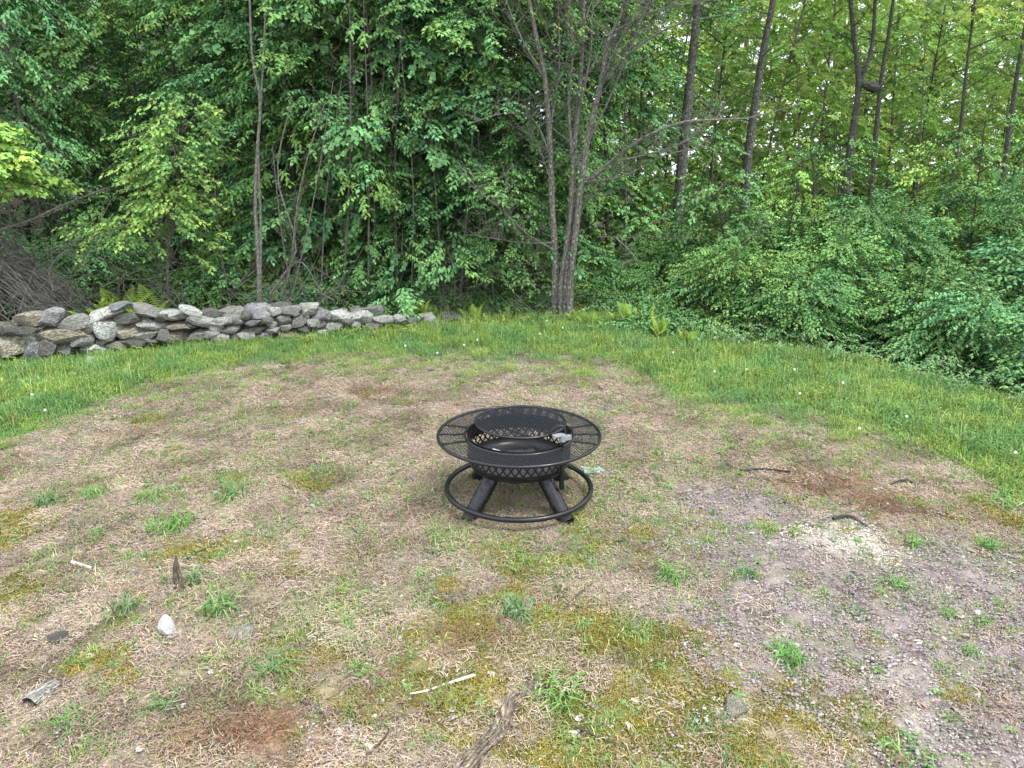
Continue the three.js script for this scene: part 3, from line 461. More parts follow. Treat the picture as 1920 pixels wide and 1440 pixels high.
poles('young_tree', 'slim grey trunk in the thicket with a forked stem beside it', behindWall, 205, 'dead', 0.04, -11.6, [[[672, 560], [668, 300], [662, 120], [660, 0], [655, -200]]], { boughs: 12, y0: 2.5, color: GREEN.cool, leaf: 'drop' });
poles('young_tree', 'pale forked stem in the thicket beside a slim grey trunk', behindWall, 206, 'light', 0.032, -11.4, [[[704, 560], [702, 330], [700, 225], [694, 110], [680, -60]], [[706, 560], [704, 300], [716, 190], [724, 60], [735, -100]]], { boughs: 12, y0: 2.4, color: GREEN.cool, leaf: 'drop' });
poles('young_tree', 'dark shaggy trunk high in the thicket between leaning stems', behindWall, 207, 'dark', 0.10, -15, [[[752, 520], [752, 200], [752, 60], [756, -200]]], { boughs: 14, y0: 3, color: GREEN.cool });
poles('leaning_sapling', 'bare grey stem leaning over dark brush between thicket and clump tree', behindWall, 208, 'light', 0.030, -13.2, [[[915, 540], [912, 260], [904, 130], [880, 40], [860, -80]]], { boughs: 3, y0: 4 });
poles('leaning_sapling', 'second bare grey stem leaning over dark brush beside clump tree', behindWall, 209, 'light', 0.030, -13.0, [[[1010, 520], [985, 160], [960, 90], [935, 10], [915, -80]]], { boughs: 3, y0: 4 });
poles('dark_tree', 'tall dark grey trunk standing past the clump of grey stems', 'dark trunks on the slope', 210, 'dark', 0.115, -13.2, [[[1268, 470], [1274, 360], [1290, 190], [1303, 60], [1312, -40], [1330, -420]]], { boughs: 14, y0: 4.6, y1: 10, reach: 1.8, color: GREEN.fresh, leaf: 'maple', lit: true, snags: 8 });
poles('dark_tree', 'slim dark trunk with pale bark patches on the slope', 'dark trunks on the slope', 211, 'dark', 0.10, -14.2, [[[1392, 440], [1402, 300], [1418, 180], [1432, 90], [1450, 0], [1490, -300]]], { boughs: 14, y0: 4.8, y1: 10, reach: 1.8, color: GREEN.fresh, leaf: 'maple', lit: true, snags: 8 });
const twin = poles('twin_trunk_tree', 'dark twin-trunked tree on the slope with a dark lump between its trunks', null, 212, 'dark', 0.075, -15.6, [[[1588, 350], [1600, 250], [1610, 150], [1600, 60], [1590, -60], [1585, -300]], [[1636, 330], [1644, 230], [1652, 150], [1665, 70], [1680, -40], [1700, -260]], [[1612, 160], [1632, 100], [1640, 20], [1640, -200]]], { boughs: 18, y0: 4.6, y1: 10, reach: 1.8, color: GREEN.olive, leaf: 'maple', lit: true, snags: 8 });
{ const c = at(1634, 162, -15.5), m = mesh('dark_lump', limb([V(-0.24, 0.07, 0), V(-0.2, 0.05, 0), V(-0.08, 0.0, 0.04), V(0.1, -0.03, 0.04), V(0.17, 0.0, 0), V(0.22, 0.02, 0), V(0.5, 0.05, 0)], [0.005, 0.07, 0.10, 0.11, 0.07, 0.015, 0.006], 12, 0.6), BARK.dark); m.position.copy(c); m.scale.setScalar(0.75); tag(m, 'dark lump lodged between the twin trunks on the slope', 'broken limb'); }  // dark bulky shape between the trunks, modelled as a stubby limb
poles('slim_tree', 'thin dark trunk among yellow-green leaves near a bushy slope', 'slim trunks on the slope', 213, 'dark', 0.042, -15.2, [[[1792, 300], [1800, 250], [1812, 130], [1828, 0], [1850, -260]]], { boughs: 14, y0: 4, y1: 10, reach: 1.8, color: GREEN.olive, leaf: 'maple', lit: true, snags: 8 });
poles('slim_tree', 'grey trunk half hidden by leaves at the end of the slope', 'slim trunks on the slope', 214, 'dark', 0.06, -15.5, [[[1882, 320], [1895, 220], [1912, 110], [1940, -60], [1960, -300]]], { boughs: 14, y0: 4.2, y1: 10, reach: 1.8, color: GREEN.olive, leaf: 'maple', lit: true, snags: 8 });
poles('slim_tree', 'thin bare sapling stem standing in the bright slope brush', 'slim trunks on the slope', 215, 'dark', 0.035, -15, [[[1522, 430], [1526, 320], [1520, 260], [1545, 200]]], { boughs: 5, y0: 2.2, y1: 3.4, reach: 0.7, color: GREEN.fresh });
poles('dark_sapling', 'dark trunk standing deep among leaves near the brush pile', behindWall, 216, 'dark', 0.065, -13.5, [[[56, 520], [48, 300], [44, 120], [40, -200]]], { boughs: 16, y0: 2.4, color: GREEN.mid });

// leafy understorey behind the wall
{
  const r = rng(404), kinds = [['cool', 'drop'], ['mid', 'broad'], ['deep', 'small'], ['cool', 'broad'], ['mid', 'drop'], ['mid', 'small'], ['cool', 'maple']];
  const spotsL = [[-200, -11.8], [-60, -12.6], [110, -12.2], [215, -13.4], [300, -13.2], [420, -13.2], [540, -13.0], [610, -12.4], [740, -13.0], [800, -12.6], [870, -12.2], [960, -12.8], [160, -15.5], [20, -16], [330, -16], [470, -15], [620, -15.2], [720, -16.2], [840, -15.4], [930, -16.5], [1010, -14.8], [1090, -14], [-150, -15], [-350, -13], [580, -11.9], [660, -12.2], [770, -12.2], [700, -11.9], [840, -12.6], [905, -12.0], [985, -12.2], [390, -13.6], [250, -14], [520, -14], [780, -14], [60, -11.6], [1140, -13.6], [120, -13], [470, -12.9], [500, -12.8], [625, -12.9], [690, -12.7], [815, -12.0], [760, -12.7], [880, -12.9], [945, -12.0], [1000, -13.2], [1060, -12.9]];
  for (const [i, [px, z]] of spotsL.entries()) {
    const b = drop(px, z), h = range(r, 5.5, 8), [c, lf] = kinds[i % 7], near = z > -13.5;
    tree({ name: 'understorey_tree', label: `${{ cool: 'cool green', mid: 'mid green', deep: 'deep green' }[c]} understorey tree with ${{ drop: 'drooping leaf sprays', broad: 'broad flat leaf sprays', small: 'fine small leaves', maple: 'wide lobed leaves' }[lf]} ${near ? 'close behind the stone wall' : 'deeper in the woods behind the wall'}`, group: near ? 'understorey trees at the edge of the woods' : 'understorey trees deeper in the woods', seed: 300 + i, trunks: [[b.clone().add(V(0, -0.05, 0)), b.clone().add(V(range(r, -0.2, 0.2), h * 0.4, range(r, -0.1, 0.2))), b.clone().add(V(range(r, -0.6, 0.6), h, range(r, -0.2, 0.5)))]], r0: range(r, 0.03, 0.05), r1: 0.012, bark: i % 3 ? 'dead' : 'dark', boughs: 34, reach: range(r, 1.3, 1.9), topReach: 0.7, y0: b.y + (near ? 0.35 : 0.8), y1: b.y + h, color: GREEN[c], leaf: lf, dense: 17, toward: Math.PI / 2, rise: 0.3, sag: 0.25, vary: 0.3 });
  }
  // the slope beyond the lawn, its sunlit brightness put into the leaf colours
  const spotsR = [[1110, -15.5, 'mid'], [1165, -14.8, 'cool'], [1240, -19, 'fresh'], [1330, -18, 'fresh'], [1360, -22, 'olive'], [1450, -21, 'fresh'], [1520, -18.5, 'olive'], [1560, -23, 'olive'], [1660, -22.5, 'olive'], [1700, -18.2, 'fresh'], [1760, -22, 'olive'], [1850, -18, 'fresh'], [1900, -22, 'olive'], [1980, -17, 'fresh'], [2050, -21, 'olive'], [1180, -22, 'olive'], [1420, -17.5, 'fresh'], [1800, -25, 'olive'], [1620, -19, 'fresh'], [2200, -17, 'fresh']];
  for (const [i, [px, z, c]] of spotsR.entries()) {
    const b = drop(px, z), h = range(r, 8, 11);
    tree({ name: 'slope_tree', label: c === 'olive' ? 'yellow-green leafy tree far down the slope past the lawn' : c === 'fresh' ? 'bright green leafy tree on the slope past the lawn' : 'cool green leafy tree beside the clump of grey stems', group: c === 'olive' ? 'yellow-green trees down the slope' : c === 'fresh' ? 'bright green trees on the slope' : 'green trees beside the clump of stems', seed: 500 + i, trunks: [[b.clone().add(V(0, -0.05, 0)), b.clone().add(V(range(r, -0.3, 0.3), h * 0.4, range(r, -0.2, 0.2))), b.clone().add(V(range(r, -0.8, 0.8), h, range(r, -0.3, 0.3)))]], r0: range(r, 0.035, 0.06), r1: 0.015, bark: i % 2 ? 'dark' : 'grey', boughs: 40, reach: range(r, 1.6, 2.3), topReach: 0.8, y0: b.y + 0.8, y1: b.y + h, color: GREEN[c], leaf: c === 'olive' ? 'maple' : i % 2 ? 'broad' : 'maple', dense: 13, rise: 0.35, sag: 0.2, vary: 0.35, fluff: 3, size: 1.0, lit: px > 1210 });
  }
  // young trees that carry the bank's green up to the crowns
  for (const [i, [px, top, z, c]] of [[1340, 330, -12.0, 'bank'], [1470, 300, -12.2, 'fresh'], [1560, 270, -12.8, 'bank'], [1690, 255, -12.6, 'fresh'], [1780, 230, -12.0, 'bank'], [1880, 250, -11.2, 'bank'], [1940, 180, -12.6, 'fresh'], [2060, 200, -11.5, 'bank']].entries()) {
    const b = drop(px, z), h = at(px, top, z).y - b.y;
    tree({ name: 'bank_sapling', label: c === 'fresh' ? 'fresh green young tree rising out of the bank bushes' : 'green young tree with tiered leaves rising out of the bank bushes', group: c === 'fresh' ? 'fresh green young trees on the bank' : 'tiered young trees on the bank', seed: 820 + i, trunks: [[b.clone().add(V(0, -0.05, 0)), b.clone().add(V(range(r, -0.2, 0.2), h * 0.5, 0.1)), b.clone().add(V(range(r, -0.3, 0.3), h, 0.1))]], r0: 0.03, r1: 0.008, bark: 'dark', boughs: 30, reach: 1.25, topReach: 0.45, y0: b.y + 0.9, y1: b.y + h, color: GREEN[c], leaf: 'small', dense: 20, rise: 0.3, sag: 0.2, vary: 0.3, size: 1.1 });
  }
  // tall trees whose crowns close the woods over
  const tall = [[-500, -14], [-120, -18], [180, -19], [330, -21], [560, -18.5], [700, -20], [900, -19], [1040, -20], [-300, -20], [400, -26], [120, -26], [800, -26], [620, -30], [1000, -30], [1150, -27], [1350, -29], [1500, -31], [1680, -30], [1850, -30], [2000, -27], [2200, -24]];
  for (const [i, [px, z]] of tall.entries()) {
    const b = drop(px, z), h = range(r, 13, 17), right = px > 1100;
    tree({ name: 'tall_tree', label: right ? 'tall woodland tree with bright crown far down the slope' : 'tall dark-trunked woodland tree deep behind the stone wall', group: right ? 'tall trees down the slope' : 'tall trees deep in the woods', seed: 700 + i, trunks: [[b.clone().add(V(0, -0.05, 0)), b.clone().add(V(range(r, -0.3, 0.3), h * 0.5, range(r, -0.3, 0.3))), b.clone().add(V(range(r, -0.9, 0.9), h, range(r, -0.9, 0.9)))]], r0: range(r, 0.10, 0.17), r1: 0.03, bark: i % 3 ? 'dark' : 'grey', boughs: 36, reach: range(r, 2.6, 3.6), topReach: 0.7, y0: b.y + (right ? 2.2 : 3.2), y1: b.y + h, color: right ? (i % 2 ? GREEN.olive : GREEN.lime) : (i % 2 ? GREEN.deep : GREEN.mid), leaf: 'large', lit: right, dense: right ? 2.0 : 3.2, rise: 0.35, sag: 0.25, fluff: 5 });
  }
}
{ // bare grey saplings standing and leaning among the leaves
  const r = rng(640), one = (px, z, topPx, topPy, r0, label, group) => {
    const b = drop(px, z), t = at(topPx, topPy, z + range(r, -0.2, 0.3)), root = thing('bare_sapling', label, 'sapling', group, b), m = b.clone().lerp(t, 0.5).add(V(range(r, -0.12, 0.12), 0, range(r, -0.1, 0.1))), l = bend([V(0, -0.05, 0), m.sub(b), t.sub(b)], 12), tw = [];
    mesh('stem', limb(l, taper(12, r0, 0.005), 6, 0.15, px), BARK[r() < 0.5 ? 'light' : 'dead'], root); twigged(l, r, tw, 8, 0.5, r0 * 0.3, 1, 0.6); mesh('twigs', mergeGeometries(tw), BARK.dead, root).userData.kind = 'stuff';
  };
  for (const [px, z, tx, ty, r0] of [[640, -10.9, 655, -60, 0.022], [690, -11.0, 680, -40, 0.020], [745, -11.2, 760, -80, 0.026], [770, -11.1, 748, 60, 0.014], [860, -11.4, 905, -60, 0.024], [835, -11.2, 800, 120, 0.014], [600, -10.7, 640, 150, 0.013], [930, -11.3, 880, 20, 0.018]]) one(px, z, tx, ty, r0, 'slender bare grey sapling among leaves in the thicket behind the wall', 'bare saplings in the thicket');
  for (const [px, z, tx, ty, r0] of [[530, -10.4, 625, 150, 0.013], [560, -10.5, 510, 270, 0.011], [505, -10.3, 570, 330, 0.010], [590, -10.5, 540, 400, 0.010], [440, -10.4, 400, 330, 0.010]]) one(px, z, tx, ty, r0, 'thin bare twig-like sapling leaning near the forked grey sapling', 'leaning bare saplings by the forked sapling');
  for (const [px, z, tx, ty, r0] of [[1170, -13, 1165, 0, 0.03], [1560, -16.8, 1565, 100, 0.03], [1720, -17, 1740, -20, 0.03], [1500, -17, 1490, -20, 0.035], [1345, -15.5, 1352, -40, 0.03]]) one(px, z, tx, ty, r0, 'slim grey sapling stem in the bright leaves beyond the bank bushes', 'slim sapling stems beyond the bank');
  // tangle of dead twigs low behind the wall
  const tangle = (px, z, rx, h, n, label) => { const c = drop(px, z), t = thing('dead_brush', label, 'brush', null, c), tw = []; for (let i = 0; i < n; i++) { const a = V(range(r, -rx, rx), 0.1 + h * r() * r(), range(r, -0.3, 0.4)), d = V(range(r, -1, 1), range(r, -0.3, 0.9), range(r, -0.6, 0.6)).normalize(), l = range(r, 0.25, 0.9); tw.push(limb(bend([a, a.clone().addScaledVector(d, l * 0.5).add(V(0, range(r, -0.06, 0.12), 0)), a.clone().addScaledVector(d, l)], 4).map((q) => q.setY(Math.max(0, q.y))), taper(4, range(r, 0.003, 0.007), 0.002), 4, 0, i)); } mesh('twigs', mergeGeometries(tw), BARK.light, t).userData.kind = 'stuff'; };
  tangle(250, -10.2, 1.1, 1.5, 150, 'tangle of thin dead twigs below the lime green sapling');
  tangle(120, -10.3, 0.9, 1.7, 140, 'tangle of thin dead twigs between brush pile and lime sapling');
  tangle(540, -10.4, 0.9, 0.9, 110, 'tangle of thin dead twigs behind the middle of the wall');
  tangle(930, -11.0, 1.0, 1.3, 130, 'tangle of thin dead twigs beside the clump tree');
  tangle(1330, -10.4, 0.8, 1.0, 100, 'tangle of thin dead twigs in the bank bushes');
}
{ // lime green sapling before the dark woods
  const b = drop(316, -10.4), z = -10.4;
  tree({ name: 'lime_sapling', label: 'bright lime green sapling standing behind the stone wall by ferns', seed: 901, trunks: [[b.clone().add(V(0, -0.05, 0)), at(314, 480, z), at(330, 370, z), at(345, 215, z)]], r0: 0.028, r1: 0.006, bark: 'dead', boughs: 30, reach: 0.85, topReach: 0.6, y0: at(330, 500, z).y, y1: at(340, 215, z).y, color: [0.265, 0.44, 0.115], leaf: 'small', dense: 19, toward: Math.PI / 2, rise: 0.7, sag: 0.05, size: 1.15, fluff: 3, lit: true });
  const z2 = -9.6, b2 = drop(-80, z2);
  tree({ name: 'maple_sapling', label: 'yellow-green maple branches reaching in over the brush pile', seed: 902, trunks: [[b2.clone().add(V(0, -0.05, 0)), at(-80, 400, z2), at(-60, 240, z2), at(-90, 60, z2)]], r0: 0.04, r1: 0.012, bark: 'dead', boughs: 16, reach: 0.8, topReach: 0.8, y0: at(0, 330, z2).y, y1: at(0, 200, z2).y, color: GREEN.fresh, leaf: 'maple', dense: 16, toward: 0.3, rise: 0.1, sag: 0.3 });
}
{ // bushes: [px across the middle, px of the top, z, half width in m, colour, leaf, sprays, label, group]
  const row = [
    [1620, 318, -11.6, 1.5, 'bank', 'small', 2900, 'large rounded bush with layered leaves rising over the lawn bank', null],
    [1370, 450, -10.6, 0.9, 'mid', 'small', 1300, 'leafy bush beside the drop where the lawn ends', 'bushes along the lawn bank'],
    [1490, 500, -9.9, 0.75, 'bank', 'small', 900, 'leafy bush beside the drop where the lawn ends', 'bushes along the lawn bank'],
    [1730, 470, -9.9, 0.95, 'bank', 'small', 1400, 'leafy bush beside the drop where the lawn ends', 'bushes along the lawn bank'],
    [1850, 520, -9.0, 0.9, 'cool', 'small', 1300, 'leafy bush beside the drop where the lawn ends', 'bushes along the lawn bank'],
    [1960, 400, -10.2, 1.2, 'cool', 'broad', 1300, 'tall leafy bush down the bank beside the large rounded bush', 'tall bushes down the bank'],
    [2080, 540, -8.2, 1.1, 'cool', 'small', 1200, 'leafy bush beside the drop where the lawn ends', 'bushes along the lawn bank'],
    [1830, 285, -13.0, 1.5, 'cool', 'small', 2200, 'tall leafy bush down the bank beside the large rounded bush', 'tall bushes down the bank'],
    [1450, 350, -13.6, 1.4, 'bank', 'small', 2200, 'tall leafy bush down the bank beside the large rounded bush', 'tall bushes down the bank'],
    [1550, 410, -10.7, 0.8, 'mid', 'small', 900, 'fresh green bush in front of the large rounded bush', null],
    [1310, 390, -12.6, 0.9, 'bank', 'small', 1200, 'tall leafy bush down the bank beside the large rounded bush', 'tall bushes down the bank'],
    [1250, 440, -12.4, 1.1, 'mid', 'small', 1300, 'leafy green bush standing behind the clump of grey stems', 'bushes round the clump tree'],
    [1150, 530, -11.8, 0.7, 'mid', 'small', 800, 'leafy green bush standing behind the clump of grey stems', 'bushes round the clump tree'],
    [950, 540, -11.6, 0.7, 'mid', 'small', 800, 'leafy green bush standing behind the clump of grey stems', 'bushes round the clump tree'],
    [1230, 590, -10.2, 0.55, 'cool', 'small', 600, 'low green bush at the lawn edge beside the clump of stems', 'low bushes at the lawn edge'],
    [640, 500, -11.4, 0.95, 'deep', 'small', 1200, 'dark leafy bush in the thicket behind the wall', 'bushes behind the wall'],
    [760, 520, -11.6, 0.8, 'cool', 'small', 1000, 'dark leafy bush in the thicket behind the wall', 'bushes behind the wall'],
    [560, 520, -11.2, 0.8, 'cool', 'small', 900, 'dark leafy bush in the thicket behind the wall', 'bushes behind the wall'],
    [400, 500, -11.2, 0.7, 'mid', 'small', 900, 'dark leafy bush in the thicket behind the wall', 'bushes behind the wall'],
    [180, 430, -11.4, 1.0, 'deep', 'small', 1000, 'dark leafy bush in the thicket behind the wall', 'bushes behind the wall'],
    [20, 470, -10.6, 0.9, 'pale', 'small', 900, 'grey-green bush beside the brush pile', null],
  ];
  row.forEach(([px, top, z, rx, c, lf, n, label, group], i) => { const b = drop(px, z), h = at(px, top, z).y - b.y; bush({ at: b, rx, h, n, color: GREEN[c], leaf: lf, seed: 1000 + i, label, group, gaps: 0.05, bark: 'dark', stems: 12 }); });
}
{ // far woods: too deep to count
  const r = rng(55), M = [[], []], C = [[], []];
  for (let i = 0; i < 30000; i++) {
    const z = -range(r, 24, 52), x = range(r, -1, 1) * (8 - z * 0.9), g = height(x, z), y = g + Math.pow(r(), 0.8) * 13, l = N3(x * 0.22, y * 0.3, z * 0.22), k = sstep(-4, 8, x + N2(z * 0.2, y * 0.1) * 4), s = k > 0.5 ? 1 : 0; if (l < (s ? -0.3 : -0.15)) continue;
    M[s].push(frame(V(x, y, z), V(range(r, -1, 1), range(r, -0.4, 0.2), range(r, -1, 1)), V(range(r, -0.4, 0.4), 1, range(r, -0.4, 0.4)), range(r, 0.9, 1.7)));
    C[s].push(shade(r, mixc(i % 2 ? GREEN.cool : GREEN.mid, i % 2 ? GREEN.olive : GREEN.lime, k), 0.3));  // tint turns yellower and brighter to the right, standing in for sunlight
  }
  tag(foliage('far_woods', scene, SPRAY.large[0], M[0], C[0]), 'dense mass of dark green leaves filling the woods far behind the wall', 'woods');
  tag(foliage('far_woods', scene, SPRAY.large[1], M[1], C[1]), 'dense mass of yellow-green leaves filling the woods far down the slope', 'woods');
  // undergrowth on the woodland floor
  const m2 = [], c2 = []; 
  for (let i = 0; i < 15000; i++) {
    const z = -range(r, 7, 20), x = range(r, -1, 1) * (3 - z * 0.8), e = beyond(x, z); if (e < 0.35 || (x < -0.4 && e < 1.5)) continue; if (N2(x * 0.7, z * 0.7) < -0.25) continue;
    m2.push(frame(onGround(x, z).add(V(0, range(r, 0.03, 0.45) * r(), 0)), V(range(r, -1, 1), range(r, -0.1, 0.7), range(r, -1, 1)), V(range(r, -0.4, 0.4), 1, range(r, -0.4, 0.4)), range(r, 0.6, 1.1))); c2.push(shade(r, i % 3 ? GREEN.mid : GREEN.cool, 0.3));
  }
  tag(foliage('undergrowth', scene, SPRAY.small[1], m2, c2), 'low leafy undergrowth on the woodland floor', 'undergrowth');
}
// ferns
{
  const frond = (seed) => {
    const r = rng(seed), t = new Tri(), n = 20, L = 0.62;
    const pt = (f) => V(L * (0.35 * f + 0.25 * f * f), L * (1.05 * f - 0.45 * f * f), 0.05 * Math.sin(f * 3 + seed));
    for (let i = 0; i < n; i++) { const f = 0.12 + 0.86 * i / n, b = pt(f), w = 0.155 * Math.sin(Math.PI * Math.min(1, 0.22 + f * 0.80)) + 0.01; for (const s of [1, -1]) { const v = range(r, 0.8, 1.15); leaf(t, b, V(0.42, -0.12, s).normalize(), V(-0.3, 1, 0).normalize(), w, 0.021, 0.003, [v, v, v]); } }
    for (let i = 0; i < 8; i++) { const a = pt(i / 8), b = pt((i + 1) / 8), w = V(0, 0, 0.004), u = V(0, 0.004, 0); t.quad(a.clone().add(w), b.clone().add(w), b.clone().sub(w), a.clone().sub(w), [1, 0.9, 0.7]).quad(a.clone().add(u), b.clone().add(u), b.clone().sub(u), a.clone().sub(u), [1, 0.9, 0.7]); }
    return t.geo();
  };
  const fr = [1, 2, 3].map((s) => frond(s * 13)), r = rng(61);
  const fm = [0, 1, 2].map((i) => { const m = solidLeaf(); m.color.setRGB(...[[0.20, 0.31, 0.05], [0.15, 0.27, 0.05], [0.25, 0.33, 0.06]][i]); return m; });
  const fern = (px, py, z, s, label, group, n = 9) => { const p = z ? drop(px, z) : onGround(G(px, py).x, G(px, py).z), f = thing('fern', label, 'fern', group, p); for (let i = 0; i < n; i++) { const m = mesh('frond', fr[i % 3], fm[(i + n) % 3], f); m.rotation.set(range(r, -0.2, 0.2), i * 2.4 + r(), range(r, -0.1, 0.5)); m.scale.setScalar(s * range(r, 0.7, 1.15)); } };
  for (const [px, z, s] of [[190, -9.6, 1.1], [215, -9.9, 1.4], [245, -9.7, 1.25], [275, -10, 1.2], [300, -9.6, 0.9], [232, -9.5, 0.9]]) fern(px, 0, z, s, 'bright green fern behind the wall between brush pile and lime sapling', 'ferns behind the wall');
  for (const [px, py, s] of [[785, 606, 0.75], [812, 604, 0.6], [885, 610, 0.6], [770, 612, 0.5]]) fern(px, py, 0, s, 'yellow-green fern growing over the low broken end of the stone wall', 'ferns at the end of the wall');
  for (const [px, py, s] of [[1100, 618, 0.5], [1135, 622, 0.5], [1170, 622, 0.75], [1205, 626, 0.8], [1080, 612, 0.45], [1235, 640, 0.6], [1290, 655, 0.5]]) fern(px, py, 0, s, 'green fern at the lawn edge near the clump of grey stems', 'ferns at the lawn edge', 10);
}
{ // heap of dead brush behind the wall, and the dead branch thrown over it
  const r = rng(88), z0 = -9.7, c = drop(-10, z0), pile = thing('brush_pile', 'grey-brown heap of dead twigs behind the end of the stone wall', 'brush pile', null, c), tw = [];
  for (let i = 0; i < 1700; i++) {
    const u = range(r, -1.7, 1.75), hgt = (u < -0.2 ? 1.5 : 1.5 * (1 - sstep(-0.2, 1.75, u))) * Math.pow(r(), 0.5), z = range(r, -0.5, 0.65) * (1 - hgt * 0.3), a = V(u, hgt + 0.03, z), sl = -0.75 + range(r, -0.5, 0.5), l = range(r, 0.25, 0.95), d = V(1, sl, range(r, -0.5, 0.7)).normalize(); if (r() < 0.4) d.set(range(r, -1, 1), range(r, -0.2, 0.9), range(r, -1, 1)).normalize();
    const p = bend([a.clone().addScaledVector(d, -l / 2), a.clone().add(V(0, range(r, 0.02, 0.10), range(r, -0.05, 0.05))), a.clone().addScaledVector(d, l / 2)], 4); for (const q of p) q.y = Math.max(q.y, -0.02);
    tw.push(limb(p, taper(4, range(r, 0.0025, 0.008), 0.002), 4, 0, i));
  }
  mesh('twigs', mergeGeometries(tw), BARK.light, pile).userData.kind = 'stuff';
  const l = bend([[-60, 462], [0, 432], [60, 412], [110, 388], [160, 368], [208, 350]].map(([a, b], i) => at(a, b, -9.6 + i * 0.04)), 12), o = l[0].clone(), br = thing('dead_branch', 'long grey dead branch sticking up out of the brush pile', 'branch', null, o), out = [];
  const local = l.map((p) => p.clone().sub(o)); mesh('limb', limb(local, taper(12, 0.022, 0.006), 7, 0.2), BARK.dead, br); twigged(local, r, out, 14, 0.35, 0.006, 1, -0.1); mesh('twigs', mergeGeometries(out), BARK.dead, br).userData.kind = 'stuff';
  const dead = (pts, z, rad, label, grp) => { const l2 = bend(pts.map(([a, b], i) => at(a, b, z + i * 0.03)), 10), o2 = l2[0].clone(), t = thing('dead_branch', label, 'branch', grp, o2), ou = [], lc = l2.map((p) => p.clone().sub(o2)); mesh('limb', limb(lc, taper(10, rad, rad * 0.3), 6, 0.2), BARK.light, t); twigged(lc, r, ou, 7, 0.3, rad * 0.4, 1, 0); mesh('twigs', mergeGeometries(ou), BARK.dead, t).userData.kind = 'stuff'; };
  dead([[1155, 446], [1180, 470], [1196, 492], [1150, 500]], -10.8, 0.012, 'pale broken branch hanging in the brush beside the clump tree');
  dead([[1120, 444], [1200, 446], [1320, 447]], -11.2, 0.008, 'thin straight dead branch across the brush beside the clump tree');
  dead([[100, 545], [92, 510], [110, 480], [132, 465]], -9.3, 0.010, 'short pale twig standing up out of the wall by the brush pile');
  dead([[1390, 460], [1420, 430], [1450, 405]], -10.8, 0.010, 'pale bare branch poking out of the bank bushes');
}
console.log('woods');

// ---------------------------------------------------------------- lawn, thatch, moss, grit
function blade(t, b, az, len, wid, lean, curl, col) {
  const d = V(Math.cos(az), 0, Math.sin(az)), s = V(-d.z, 0, d.x).multiplyScalar(wid / 2), m = b.clone().addScaledVector(d, len * lean * 0.4).add(V(0, len * 0.58 * (1 - lean * 0.3), 0)), e = b.clone().addScaledVector(d, len * (lean + curl * 0.35)).add(V(0, len * Math.max(0.08, 1 - lean * 0.55 - curl * 0.55), 0));
  t.quad(b.clone().add(s), b.clone().sub(s), m.clone().addScaledVector(s, -0.8), m.clone().addScaledVector(s, 0.8), col).tri(m.clone().addScaledVector(s, 0.8), m.clone().addScaledVector(s, -0.8), e, col);
}
function turf(seed, n, R, h0, h1, wid, dry = 0.12, lean = 0.6) {
  const r = rng(seed), t = new Tri();
  for (let i = 0; i < n; i++) { const a = r() * 6.283, q = R * Math.sqrt(r()), v = range(r, 0.75, 1.2), c = r() < dry ? [2.2 * v, 1.35 * v, 2.4 * v] : [v * range(r, 0.85, 1.2), v, v * range(r, 0.8, 1.2)]; blade(t, V(Math.cos(a) * q, -0.01, Math.sin(a) * q), r() * 6.283, range(r, h0, h1), wid * range(r, 0.7, 1.3), range(r, 0.1, lean), r() * 0.8, c); }
  return t.geo();
}
function chaff(seed, n, R) {   // dead straw, stalks and leaf crumbs lying about
  const r = rng(seed), t = new Tri();
  for (let i = 0; i < n; i++) {
    const a = r() * 6.283, q = R * Math.sqrt(r()), x = Math.cos(a) * q, z = Math.sin(a) * q, az = r() * 6.283, w = range(r, 0.0006, 0.0020), l = 0.008 + 0.05 * Math.pow(r(), 1.6), v = range(r, 0.45, 1.15), c = [v * range(r, 0.95, 1.1), v, v * range(r, 0.8, 1.15)];
    const d = V(Math.cos(az), range(r, -0.1, 0.25), Math.sin(az)), s = V(-Math.sin(az) * w, 0.0005, Math.cos(az) * w), b = V(x, range(r, 0.002, 0.012), z), m = b.clone().addScaledVector(d, l * 0.5).add(V(range(r, -0.003, 0.003), range(r, 0, 0.005), range(r, -0.003, 0.003))), e = b.clone().addScaledVector(d, l);
    if (r() < 0.78) t.quad(b.clone().add(s), b.clone().sub(s), m.clone().sub(s), m.clone().add(s), c).quad(m.clone().add(s), m.clone().sub(s), e.clone().sub(s), e.clone().add(s), c);
    else leaf(t, b.add(V(0, 0.006, 0)), d.setY(range(r, -0.1, 0.3)).normalize(), V(range(r, -0.6, 0.6), 1, range(r, -0.6, 0.6)).normalize(), range(r, 0.007, 0.018), range(r, 0.004, 0.010), range(r, 0, 0.006), c);
  }
  return t.geo();
}
function mossy(seed, n, R) { const r = rng(seed), t = new Tri(); for (let i = 0; i < n; i++) { const a = r() * 6.283, q = R * Math.sqrt(r()), v = range(r, 0.6, 1.3); blade(t, V(Math.cos(a) * q, -0.004, Math.sin(a) * q), r() * 6.283, range(r, 0.008, 0.022), 0.005, r() * 0.8, r(), [v * range(r, 0.8, 1.25), v, v]); } return t.geo(); }
